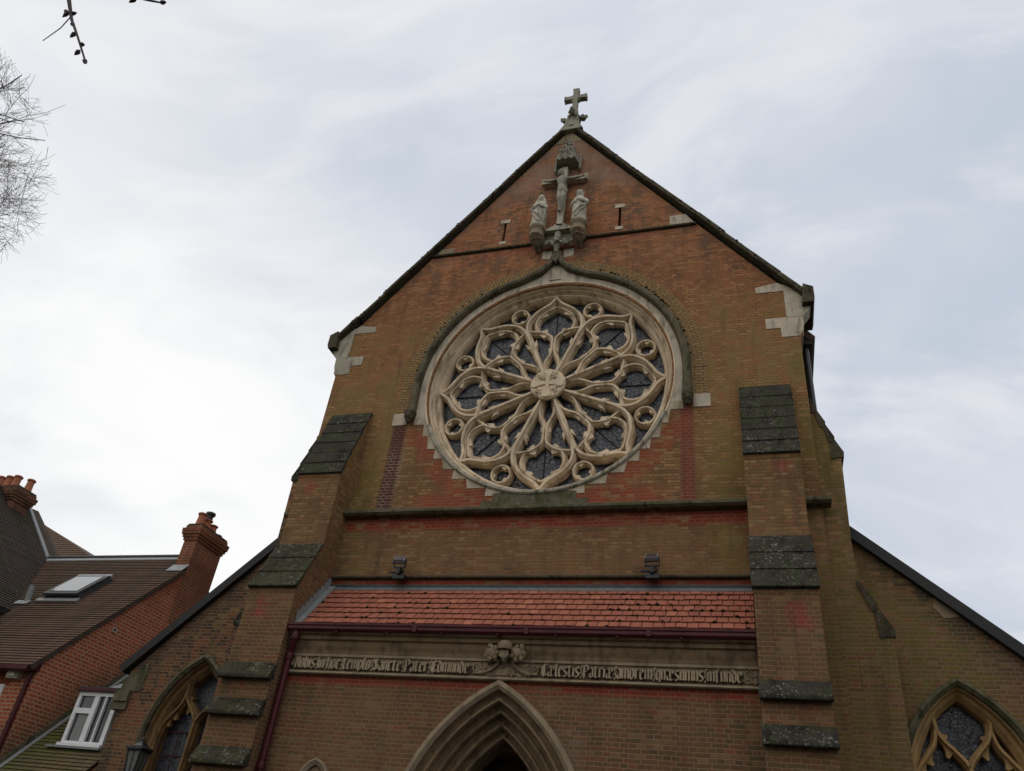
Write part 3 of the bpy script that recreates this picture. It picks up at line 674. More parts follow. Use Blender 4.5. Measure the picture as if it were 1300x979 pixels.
# ---- aisles
def aisle(s):
    cx = s*6.34; Y = .75
    if s > 0: out = [(4.8, 0), (9.4, 0), (9.4, 3.45), (5.2, 7.30), (4.8, 7.62)]; eave = (9.6, 3.30)
    else: out = [(-4.8, 0), (-4.8, 7.98), (-5.3, 7.50), (-8.02, 4.72), (-8.02, 4.40), (-8.10, 4.36), (-8.10, 4.12), (-7.98, 4.0), (-7.98, 0)]; eave = (-8.16, 4.72)
    hole = [(cx+.80, 1.6)]+[(x, z) for x, z in pointed(.80, 3.55, 4.95, cx)][::-1]+[(cx-.80, 1.6)]
    if s < 0: hole = hole[::-1]
    mb = MB(); plate(mb, out, [hole], Y, Y+.45)
    part('aisle_wall', mb, 'brick')
    # sloping roof behind, dark verge in front
    top = (s*4.7, 7.78 if s > 0 else 8.06)
    d = Vector((eave[0]-top[0], eave[1]-top[1])).normalized(); n = Vector((-d.y, d.x)); n = n if n.y > 0 else -n
    mb = MB().xz([top, eave, (eave[0]+n.x*.12, eave[1]+n.y*.12), (top[0]+n.x*.12, top[1]+n.y*.12)], Y+.2, 22)
    part('aisle_roof', mb, 'brown_tile')
    mb = MB().xz([(top[0]-n.x*.06, top[1]-n.y*.06), (eave[0]-n.x*.06, eave[1]-n.y*.06), (eave[0]+n.x*.10, eave[1]+n.y*.10), (top[0]+n.x*.10, top[1]+n.y*.10)], Y-.12, Y+.32)
    part('coping', mb, 'verge')
    # window
    win = MB()
    full = lambda hw, ap, z0=1.6: [(cx-hw, z0)]+pointed(hw, 3.55, ap, cx)+[(cx+hw, z0)]
    win.sweep(full(.76, 4.90), [(-.075, Y+.42), (-.075, Y+.20), (-.02, Y+.10), (.02, Y+.07), (.035, Y-.008), (.085, Y-.012), (.085, Y+.42)] if True else [])
    bm_ = 'buff' if s > 0 else 'dark_buff'; w = part('aisle_window', win, bm_)
    tr2 = MB(); yf = Y+.13; pr = bar_prof(.048, .017, yf, Y+.40, .10)
    S = lambda L: smooth2([(cx+x, z) for x, z in L], 5)
    for q in (-1, 1):
        tr2.sweep(S([(q*.0, 1.6), (0, 3.72), (q*.02, 3.95), (q*.14, 4.12), (q*.29, 4.29), (q*.355, 4.48), (q*.32, 4.66), (q*.2, 4.80), (q*.0, 4.93)]), [(o, y+.002*q) for o, y in pr])
        tr2.sweep(S([(q*.74, 3.62), (q*.66, 3.86), (q*.52, 4.05), (q*.40, 4.22), (q*.35, 4.42)]), [(o, y+.005+.002*q) for o, y in pr])
        tr2.sweep([(cx+q*.72, 1.6), (cx+q*.72, 3.6), (cx+q*.68, 3.85)], [(o, y+.008+.002*q) for o, y in pr])
        def cs(b, t, hw=.06):
            bx, bz = cx+q*b[0], b[1]; tx, tz = cx+q*t[0], t[1]
            B_ = Vector((bx, bz)); T = Vector((tx, tz)); dd = T-B_; pp = Vector((-dd.y, dd.x)).normalized()
            T = B_+dd*.85; hw = .10; P_ = [B_+pp*hw, B_+pp*hw*.5+dd*.35, T+pp*.016, T-pp*.016, B_-pp*hw*.5+dd*.35, B_-pp*hw]
            tr2.xz([(v.x, v.y) for v in P_], yf+.07, yf+.15)
        cs((.28, 4.72), (.19, 4.64)); cs((.30, 4.30), (.19, 4.34)); cs((.20, 4.18), (.26, 4.02)); cs((.52, 4.03), (.44, 3.92))
        cs((.62, 3.9), (.55, 3.80))
    part('tracery', tr2, bm_, w)
    part('glass', MB().box(cx-.8, cx+.8, Y+.36, Y+.38, 1.6, 4.95), 'aisle_glass', w)
    bars = MB()
    for q in (-1, 1):
        bars.tube([(cx+q*.36, Y+.31, 1.6), (cx+q*.36, Y+.31, 3.9)], .011, 6)
        for z in (2.0, 2.45, 2.9, 3.35, 3.75): bars.tube([(cx+q*.06, Y+.315, z), (cx+q*.68, Y+.315, z)], .011, 6)
    part('saddle_bar', bars, 'red_iron', w)
    hood = [(cx-.88, 3.45)]+pointed(.88, 3.55, 5.02, cx)+[(cx+.88, 3.45)]
    part('hood_mould', MB().sweep(hood, [(-.05, Y+.05), (-.05, Y-.07), (0, Y-.12), (.05, Y-.10), (.065, Y+.05)]), 'mossy')
    part('window_sill', MB().yz([(Y+.4, 1.62), (Y-.08, 1.48), (Y-.08, 1.40), (Y+.4, 1.40)], cx-.9, cx+.9), 'buff')
aisle(-1); aisle(1)
# pale cement patch and corner stones on the aisles
part('cement_patch', MB().xz([(6.30, 6.30), (6.56, 6.14), (6.78, 5.98), (6.36, 5.95), (6.24, 6.12)], .738, .9), 'frieze')
mb = MB().box(-8.16, -7.8, .70, 1.1, 4.02, 4.16).box(-8.12, -7.8, .66, 1.1, 4.163, 4.36).xz([(-8.10, 4.362), (-7.62, 4.362), (-7.62, 4.9), (-8.05, 4.60)], .735, 1.0)
part('corner_stone', mb, 'mossy')
# low aisle flanks so the sides stand closed
part('flank_wall', MB().box(-7.98, -7.6, 1.21, 22, 0, 4.3), 'brick'); part('flank_wall', MB().box(9.0, 9.4, 1.21, 22, 0, 3.3), 'brick')

# ---- porch
PY = -.72
mb = MB()
door_in = [(-1.40, .001), (-1.40, 2.0)]+pointed(1.40, 2.0, 4.305, 0, 24)[1:-1]+[(1.40, 2.0), (1.40, .001)]
plate(mb, [(-3.66, 0), (3.66, 0), (3.66, 5.12), (-3.66, 5.12)], [door_in[::-1]], PY, -.25)
part('porch_wall', mb, 'brick')
# doorway: stepped mouldings, each order its own ring
def order(hw, off): 
    a, h = 1.2, 0
    r = 2.67-off
    ap = 2.0+math.sqrt(r*r-1.2*1.2); w = r-1.2
    return [(-w, 0.0)]+pointed(w, 2.0, ap, 0, 20)+[(w, 0.0)]
mb = MB()
mb.sweep(order(0, .02), [(-.06, PY+.02), (-.05, PY-.07), (.0, PY-.11), (.06, PY-.10), (.07, PY-.04), (.055, PY+.02)])
part('door_hood', mb, 'frieze')
mb = MB()
pf = [(.10, -.755), (.088, -.785), (.062, -.79), (.045, -.77), (.04, -.715), (.015, -.675), (-.02, -.67), (-.035, -.70), (-.05, -.725), (-.075, -.725), (-.09, -.69), (-.088, -.62), (-.105, -.575), (-.14, -.555), (-.165, -.59), (-.185, -.60), (-.205, -.58), (-.21, -.50), (-.215, -.455), (-.25, -.425), (-.285, -.43), (-.30, -.475), (-.325, -.485), (-.345, -.46), (-.345, -.37), (-.37, -.32), (-.40, -.315), (-.415, -.35), (-.44, -.355), (-.455, -.33), (-.46, -.20), (-.46, .1), (.10, .1)]
mb.sweep(order(0, .12), pf)
part('door_arch', mb, 'arch')
part('door', MB().box(-1.1, 1.1, .5, .56, 0, 4.0), 'wood')
mb = MB(); mb.box(-1.6, 1.6, .34, .36, 3.0, 5.0).box(-3.5, -1.0, -.2, .3, 0, 5.0).box(1.0, 3.5, -.2, .3, 0, 5.0) if False else mb.box(-3.6, 3.6, .72, .75, 0, 5.0)
part('porch_back', mb, 'void')
# cornice, frieze
mb = MB().yz([(-.70, 5.12), (-.95, 5.12), (-.95, 5.06), (-.92, 5.02), (-.87, 5.0), (-.86, 4.95), (-.82, 4.93), (-.80, 4.86), (-.77, 4.80), (-.76, 4.75), (-.70, 4.74)], -3.655, 3.655)
part('cornice', mb, 'arch')
fr = part('frieze', MB().yz([(-.70, 4.745), (-.765, 4.745), (-.775, 4.70), (-.775, 4.715), (-.745, 4.70), (-.74, 4.49), (-.765, 4.475), (-.80, 4.465), (-.81, 4.44), (-.79, 4.425), (-.70, 4.42)], -3.60, 3.655), 'frieze')

GLY = {  # broad-nib strokes, x-height 1
 'i': [[(0, .95), (0, .05)], [(-.02, 1.25), (.06, 1.32)]], 'n': [[(0, .95), (0, .05)], [(0, .8), (.42, .98), (.42, .05)]],
 'm': [[(0, .95), (0, .05)], [(0, .8), (.42, .98), (.42, .05)], [(.42, .8), (.84, .98), (.84, .05)]],
 'u': [[(0, .98), (0, .08), (.42, .2)], [(.42, .98), (.42, .05)]], 'o': [[(.0, .8), (0, .12), (.22, 0), (.44, .2), (.44, .85), (.22, 1), (0, .8)]],
 'b': [[(0, 1.5), (0, .12), (.22, 0), (.44, .2), (.44, .82), (.05, .95)]], 'h': [[(0, 1.5), (0, .05)], [(0, .8), (.42, .98), (.42, .15), (.3, -.2)]],
 'c': [[(.40, .85), (.2, 1), (0, .8), (0, .12), (.22, 0), (.42, .12)]], 'e': [[(0, .5), (.4, .7), (.38, .92), (.2, 1), (0, .8), (0, .12), (.22, 0), (.42, .12)]],
 't': [[(.06, 1.25), (.06, .12), (.24, 0), (.38, .1)], [(-.1, .95), (.34, .95)]], 'p': [[(0, .98), (0, -.4)], [(0, .85), (.22, 1), (.44, .8), (.44, .15), (.2, 0), (0, .1)]],
 'l': [[(0, 1.5), (0, .12), (.16, 0)]], 's': [[(.42, .9), (.2, 1), (.02, .82), (.04, .62), (.4, .38), (.42, .15), (.2, 0), (0, .1)]],
 'a': [[(.02, .9), (.22, 1), (.42, .85), (.42, .05)], [(.42, .6), (.02, .4), (.02, .12), (.2, 0), (.42, .18)]],
 'r': [[(0, .95), (0, .05)], [(0, .8), (.22, 1), (.36, .9)]], 'd': [[(.44, .82), (.22, 1), (0, .8), (0, .12), (.22, 0), (.44, .2), (.44, .9), (.02, 1.42)]],
 'q': [[(.44, .98), (.44, -.4)], [(.44, .85), (.22, 1), (0, .8), (0, .12), (.22, 0), (.44, .12)]], 'f': [[(.08, -.1), (.08, 1.25), (.3, 1.45), (.42, 1.35)], [(-.08, .95), (.36, .95)]],
 'N': [[(.05, 1.35), (.05, .05)], [(-.15, 1.3), (.15, 1.42), (.62, .05)], [(.62, 1.4), (.62, .05)], [(-.12, .05), (.2, .05)]],
 'S': [[(.6, 1.2), (.3, 1.42), (.03, 1.2), (.08, .9), (.58, .55), (.6, .2), (.3, 0), (-.02, .15)], [(.3, 1.4), (.3, .05)]],
 'P': [[(.1, 1.4), (.1, -.15)], [(-.1, 1.25), (.3, 1.45), (.64, 1.2), (.64, .75), (.3, .55), (.1, .65)]],
 'E': [[(.66, 1.15), (.45, 1.4), (.12, 1.15), (.02, .75), (.02, .3), (.25, 0), (.55, .05), (.68, .25)], [(.30, 1.3), (.30, .08)], [(.1, .70), (.62, .70)]],
 'C': [[(.62, 1.2), (.4, 1.4), (.08, 1.1), (.02, .75), (.02, .3), (.25, 0), (.5, .05), (.62, .25)], [(.28, 1.3), (.28, .08)]],
 'I': [[(.1, 1.4), (.1, .05)]], 'A': [[(.02, 0), (.25, 1.35), (.5, 0)], [(.1, .5), (.42, .5)]],
 '+': [[(.1, .62), (.4, .42)], [(.12, .42), (.38, .62)], [(.25, .8), (.25, .22)]]}
GLY['æ'] = GLY['a']+[[(x+.42, y) for x, y in st] for st in GLY['e']]
def lettering(text, x0, x1, z0, xh, y, depth, narrow=None):
    adv = {}
    for ch in set(text):
        adv[ch] = .42 if ch == ' ' else max(p[0] for st in GLY[ch] for p in st)+.30
    tot = sum(adv[ch] for ch in text); sx = (x1-x0)/tot
    mb = MB(); x = x0; j = random.Random(4)
    nib = Vector((.128*sx, .055*xh)); squash = lambda h: 1+(h-1)*.55 if h > 1 else (h*.4 if h < 0 else h); 
    for ch in text:
        if ch != ' ':
            for st in GLY[ch]:
                pts = [Vector((x+p[0]*sx+.12*sx, z0+squash(p[1])*xh)) for p in st]
                for a, b in zip(pts, pts[1:]):
                    q = [a-nib, a+nib, b+nib, b-nib]
                    w_, h_ = q[1]-q[0], q[3]-q[0]; area = w_.x*h_.y-w_.y*h_.x
                    if abs(area) < 4e-5:
                        o = Vector((-nib.y, nib.x))*.5; q = [a-nib-o*.3, a-nib+o*.3, b+nib+o*.3, b+nib-o*.3]
                    e = j.uniform(0, .004)
                    mb.prism([(v.x, y-depth-e, v.y) for v in q], (0, depth+.01, 0))
        x += adv[ch]*sx
    return mb
def words(text, x0, x1):
    w = lambda t: sum(.42 if ch == ' ' else max(p[0] for st in GLY[ch] for p in st)+.30 for ch in t)
    k = (x1-x0)/w(text); x = x0
    for t in text.split(' '):
        part('lettering', lettering(t, x, x+w(t)*k, 4.512, .138, -.742, .05), 'letter_stone', fr); x += (w(t)+.42)*k
        if x < x1:
            g_ = x-.21*k; mb = MB().tube([(g_-.012, -.76, 4.50), (g_+.012, -.765, 4.56), (g_-.012, -.765, 4.62), (g_+.012, -.76, 4.69)], .010, 6)
            for i in range(6): mb.blob((g_+.018*(1 if i % 2 else -1), -.758, 4.515+.031*i), .015, i, 6, .3)
            part('leaf_scroll', mb, 'letter_stone', fr)
words('+Nobis in hoc templo Sancte Pater Edmunde', -3.56, -.50)
words('Cælestis Patriæ amorem quæsumus infunde', .62, 3.44)
part('field', MB().box(-3.58, 3.64, -.7435, -.70, 4.50, 4.695), 'frieze_field', fr)
# leaf scrolls among the words and at the ends
def scroll(mb, x, z, r, turns=1.6, s=1, y=-.755):
    pts = []
    for i in range(18):
        t = i/17; a = t*turns*2*math.pi; q = r*(1-.82*t); pts.append((x+s*q*math.cos(a), y, z+q*math.sin(a)))
    mb.tube(pts, [.014*(1-.4*i/17) for i in range(18)], 6)
rnd = random.Random(9)
mb = MB().box(-.42, .52, -.752, -.745, 4.51, 4.69)
for x in (-.40, .50, -.30, .42): scroll(mb, x, 4.60+rnd.uniform(-.03, .03), .075, 1.5, rnd.choice((-1, 1)))
for i in range(46):
    x = rnd.uniform(-.35, .47); mb.blob((x, -.752, rnd.uniform(4.50, 4.69)), rnd.uniform(.014, .03), i, 7, .3)
for s in (-1, 1):
    mb.tube([(.06+s*.10, -.80, 4.72), (.06+s*.13, -.785, 4.66), (.06+s*.22, -.775, 4.58), (.06+s*.36, -.77, 4.53), (.06+s*.50, -.765, 4.53)], [.026, .026, .022, .02, .014], 8)
part('leaf_scroll', mb, 'frieze', fr)
mb = MB().box(3.46, 3.63, -.752, -.745, 4.51, 4.69)
scroll(mb, 3.53, 4.60, .085, 1.5, 1)
for i in range(16): mb.blob((rnd.uniform(3.46, 3.62), -.752, rnd.uniform(4.51, 4.70)), rnd.uniform(.012, .026), i, 7, .3)
part('leaf_scroll', mb, 'frieze', fr)
# carved badge: shield under a crown between two rose clumps
mb = MB()
mb.lathe([(.02, -.05), (.10, -.05), (.115, .0), (.105, .045), (.06, .075), (0, .085)], (.06, -.89, 4.895), 'z', 12)
mb.xz([(.0, 4.83), (.12, 4.83), (.13, 4.76), (.06, 4.67), (-.01, 4.76)], -.93, -.80)
for s in (-1, 1):
    cx = .06+s*.20
    mb.blob((cx, -.87, 4.80), .075, 7+s, 10, .12)
    for j in range(7):
        a = 2*math.pi*j/7; mb.blob((cx+.085*math.cos(a), -.87, 4.80+.085*math.sin(a)), .042, j+s*9, 8, .22)
    mb.blob((cx+s*.05, -.86, 4.90), .04, 3, 8, .2)
part('carved_badge', mb, 'frieze')
sa = lettering('A', .035, .10, 4.71, .075, -.93, .02); part('carved_letter', sa, 'frieze', [o for o in church.children if o.name.startswith('carved_badge')][0])

# porch roof: courses of single tiles with gaps and slight twist
ya, za, yb, zb = .0, 6.10, -.86, 5.13
d = Vector((0, yb-ya, zb-za)); Ln = d.length; d.normalize(); nrm = Vector((0, d.z, -d.y)); nrm = nrm if nrm.z > 0 else -nrm
mb = MB(); rnd = random.Random(21); rows = 8; gauge = Ln/rows
for i in range(rows):
    x = -3.64+(.082 if i % 2 else 0)-.16
    while x < 3.63:
        w = .163; xa, xb = max(x, -3.64), min(x+w-.012, 3.645); x += w
        if xb-xa < .02: continue
        e = rnd.uniform(0, .006); sk = rnd.uniform(-.004, .004); dl = rnd.uniform(-.008, .008)
        t0, t1 = i*gauge-.02, (i+1)*gauge+.035+dl
        A = Vector((0, ya, za))+d*t0+nrm*.008; B_ = Vector((0, ya, za))+d*t1+nrm*(.034+e)
        mb.prism([Vector((xa, 0, 0))+A, Vector((xb, 0, 0))+A, Vector((xb, 0, 0))+B_+d*sk, Vector((xa, 0, 0))+B_-d*sk], -nrm*.014)
pr_o = part('porch_roof', mb, 'tile')
# colour each tile a little differently with a per-island attribute
me = pr_o.data; at = me.attributes.new('tone', 'FLOAT', 'FACE')
vals = []; rr = random.Random(8)
for i in range(len(me.polygons)//6): vals += [rr.random()]*6
at.data.foreach_set('value', vals+[0]*(len(me.polygons)-len(vals)))
mt = M['tile']; g = G(mt.node_tree); b = mt.node_tree.nodes['Principled BSDF']
a = g.n.new('ShaderNodeAttribute'); a.attribute_name = 'tone'
old = b.inputs['Base Color'].links[0].from_socket
col = g.mix(g.ss(a.outputs['Fac'], 0, 1, 0, .65), old, g.mix(.5, (.20, .068, .045), old))
col = g.mix(g.ss(a.outputs['Fac'], .86, 1.0, 0, .6), col, (.42, .17, .10))
og = g.obj()
col = g.mix(g.ss(g.noise(g.v('MULTIPLY', og, (1.6, .35, .35)), 2.2, 6, .68), .54, .72, 0, .5), col, (.12, .055, .038))
g.put(b.inputs['Base Color'], col)
part('roof_deck', MB().yz([(.0, 6.10), (-.86, 5.13), (-.86, 5.12), (.0, 5.3)], -3.64, 3.64), 'wood')
mb = MB(); rnd = random.Random(31)
for (cx, cz, sx, n) in ((-1.95, .55, .4, 40), (1.95, .45, .35, 26), (2.15, .80, .4, 26), (-2.2, .65, .5, 20), (0, .5, 2.6, 44), (2.6, .7, .7, 14)):
    for i in range(n):
        x = max(-3.5, min(3.55, rnd.gauss(cx, sx))); t = max(.1, min(.97, rnd.gauss(cz, .22)))
        row = round(t*rows)/rows
        p = Vector((x, ya, za))+d*(row*Ln+.03)+nrm*.03
        mb.blob(p, rnd.choice([rnd.uniform(.007, .014), rnd.uniform(.010, .028)]), i, 6, .35, (1.4, .8, .7))
part('roof_moss', mb, 'moss', pr_o)['kind'] = 'stuff'
mb = MB().yz([(.0, 6.135), (-.03, 6.125), (-.07, 6.075), (-.082, 6.05), (-.06, 6.05), (-.03, 6.09), (-.0, 6.09)], -3.64, 3.64)
fl = part('flashing', mb, 'dull_lead')
part('flashing', MB().box(-3.64, 3.64, -.034, -.004, 6.128, 6.172), 'dark_lead')
# stepped lead at the left verge against the buttress
mb = MB()
for i in range(9):
    t = i/9; y = -.02-.80*t; z = 6.12-.93*t
    mb.prism([(-3.655, y+.01, z+.16), (-3.655, y+.01, z-.02), (-3.655, y-.10, z-.12), (-3.655, y-.10, z+.14)], (.012+.002*i, 0, 0))
mb.prism([(-3.652, 0, 6.11), (-3.652, -.88, 5.12), (-3.652, -.88, 5.18), (-3.652, 0, 6.18)], (.12, 0, 0))
part('flashing', mb, 'lead')
# gutter and downpipe
mb = MB().yz([(-.86, 5.175), (-.865, 5.03), (-.90, 5.0), (-.97, 5.0), (-1.0, 5.04), (-1.0, 5.10), (-1.015, 5.12), (-1.015, 5.165), (-.99, 5.175), (-.985, 5.13), (-.97, 5.05), (-.90, 5.04), (-.885, 5.06), (-.88, 5.175)], -3.655, 3.655)
mb.v = [(a, b, 5.175-(5.175-c)*.74) for a, b, c in mb.v]
gu = part('porch_gutter', mb, 'maroon')
for x in (-2.75, -1.85, -.95, -.05, .85, 1.75, 2.65): part('gutter_bracket', MB().box(x-.015, x+.015, -1.0, -.86, 5.026, 5.043), 'maroon', gu)
for x in (-1.4, .4, 2.2): part('gutter_joint', MB().box(x-.03, x+.03, -1.0185, -.99, 5.05, 5.177), 'maroon', gu)
part('fascia', MB().box(-3.65, 3.65, -.858, -.82, 5.035, 5.14), 'maroon')
mb = MB().tube([(-3.50, -.93, 5.06), (-3.50, -.93, 4.93), (-3.515, -.91, 4.87), (-3.55, -.87, 4.80), (-3.575, -.85, 4.72), (-3.575, -.845, 4.62), (-3.575, -.845, .1)], .047, 12)
for z in (4.96, 4.66, 3.05, 1.2): mb.lathe([(.058, -.05), (.062, -.04), (.062, .04), (.058, .05)], (-3.575 if z < 4.9 else -3.50, -.845 if z < 4.9 else -.93, z), 'z', 14)
for z in (2.95, 1.1): mb.box(-3.68, -3.47, -.86, -.72, z-.02, z+.02)
part('downpipe', mb, 'maroon')
# small gabled niche on the porch wall
mb = MB().sweep([(-2.93, 2.4)]+pointed(.22, 2.86, 3.17, -2.71, 6)+[(-2.49, 2.4)], [(-.03, PY+.02), (-.03, PY-.05), (.03, PY-.09), (.05, PY-.08), (.05, PY+.02)])
ni = part('niche', mb, 'frieze')
part('recess', MB().box(-2.92, -2.5, PY-.012, PY+.02, 2.4, 2.95).xz(pointed(.20, 2.86, 3.13, -2.71, 6), PY-.011, PY+.02), 'arch', ni)

# ---- carved canopy over the crucifix
mb = MB(); rnd = random.Random(17)
c = (.07, -.02)
mb.prism([(c[0]-.30, 0, 16.62), (c[0]+.30, 0, 16.62), (c[0]+.22, -.36, 16.62), (c[0]-.22, -.36, 16.62)], (0, 0, .16))
mb.prism([(c[0]-.26, 0, 16.78), (c[0]+.26, 0, 16.78), (c[0]+.17, -.30, 16.78), (c[0]-.17, -.30, 16.78)], (0, .02, .10))
mb.lathe([(.17, 0), (.15, .12), (.11, .20), (.12, .24), (.08, .34), (.085, .38), (.05, .50), (.06, .54), (.02, .66)], (c[0], -.10, 16.86), 'z', 8)
for i in range(34):
    t = i/33; a = i*2.4; r = .17*(1-t)+.05; mb.blob((c[0]+r*math.cos(a), -.12+.8*r*math.sin(a)-.02, 16.86+.62*t), .032, i, 6, .3, (1, 1, 1.2))
for x in (-.30, -.15, 0, .15, .30):
    mb.lathe([(.03, 16.44 if abs(x) > .2 else 16.55), (.035, 16.62), (.03, 16.86), (.045, 16.88), (.0, 17.0)], (c[0]+x, -.02-(.34 if abs(x) < .2 else .10), 0), 'z', 6)
mb.box(c[0]-.30, c[0]-.26, -.1, 0, 16.44, 16.64).box(c[0]+.26, c[0]+.30, -.1, 0, 16.44, 16.64)
part('canopy', mb, 'grey_stone')

# ------------------------------------------------------------------ sculptures on the gable
def body_loft(mb, rings, n=28, fold=None):
    """rings: (z, cx, cy, rx, ry, fold amount)"""
    vs = []; fs = []
    for z, cx, cy, rx, ry, f in rings:
        for k in range(n):
            q = 2*math.pi*k/n; w = 1+f*(math.sin(7*q+z*2.0)+.6*math.sin(11*q+1.3-z*3))
            vs.append((cx+rx*w*math.cos(q), cy+ry*w*math.sin(q), z))
    for i in range(len(rings)-1):
        for k in range(n): fs.append((i*n+k, i*n+(k+1) % n, (i+1)*n+(k+1) % n, (i+1)*n+k))
    fs += [tuple(range(n-1, -1, -1)), tuple((len(rings)-1)*n+k for k in range(n))]
    mb.add(vs, fs, True)
cru = thing('crucifix', 'carved stone crucifix with hanging figure under the canopy near the gable top', 'crucifix', (.02, -.1, 14.37))
mb = MB()
mb.prism([(.0, -.16, 14.48), (.13, -.16, 14.48), (.12, -.16, 16.52), (.01, -.16, 16.52)], (0, .10, 0)) if False else None
mb.box(-.055, .085, -.17, -.06, 14.46, 16.52).box(-.50, .57, -.165, -.065, 16.02, 16.15)
for x in (-.50, .53): mb.box(x-.02, x+.06, -.175, -.055, 16.0, 16.17)
part('cross', mb, 'statue_stone', cru)
mb = MB()
for i, (w, z) in enumerate(((.36, 14.372), (.28, 14.42), (.20, 14.47), (.12, 14.53))): mb.box(.015-w, .015+w, -.20+.01*i, -.03, z, z+.05)
part('stepped_base', mb, 'statue_stone', cru)
mb = MB(); fx, fy = .01, -.24
body_loft(mb, [(15.50, fx+.01, fy+.01, .085, .07, .04), (15.58, fx+.01, fy-.01, .10, .085, .06), (15.68, fx+.005, fy-.01, .10, .085, .03), (15.78, fx-.005, fy, .085, .07, 0), (15.90, fx-.01, fy-.005, .105, .08, 0), (16.00, fx-.01, fy, .12, .08, 0), (16.07, fx-.01, fy+.01, .10, .065, 0), (16.11, fx-.015, fy, .04, .04, 0)])
for s in (-1, 1):
    mb.tube([(fx-.01+s*.08, fy+.01, 16.03), (fx+s*.20, fy+.04, 16.05), (fx+s*.32, fy+.06, 16.07), (fx+s*.45, fy+.07, 16.10)], [.042, .036, .032, .022], 10)
    mb.blob((fx+s*.475, fy+.06, 16.105), .032, 1, 8, .05, (1.3, .7, .8))
    mb.tube([(fx+s*.045, fy, 15.54), (fx+s*.05+.02, fy-.05, 15.33), (fx+s*.03+.02, fy-.015, 15.12), (fx+s*.015, fy+.01, 14.93)], [.062, .055, .042, .028], 10)
mb.blob((fx, fy-.045, 14.89), .038, 2, 8, .06, (1.1, 1.4, .9))
mb.tube([(fx-.015, fy, 16.08), (fx-.03, fy-.03, 16.15)], [.036, .034], 8)
mb.blob((fx-.045, fy-.05, 16.21), .070, 0, 14, .02, (.9, 1, 1.2)); mb.blob((fx-.055, fy-.115, 16.195), .016, 0, 6, 0, (.8, 1.2, 1.4)); mb.blob((fx-.05, fy-.075, 16.145), .036, 3, 8, .1)
mb.blob((fx-.10, fy-.03, 16.17), .036, 4, 8, .15, (.7, 1, 1.6)); mb.blob((fx+.02, fy-.03, 16.17), .036, 5, 8, .15, (.7, 1, 1.6))
mb.tube([(fx+.09, fy-.06, 15.60), (fx+.14, fy-.05, 15.52), (fx+.13, fy-.04, 15.40)], [.03, .04, .02], 8)
remeshed(mb, 'figure', 'grey_stone', cru, .010, 1)

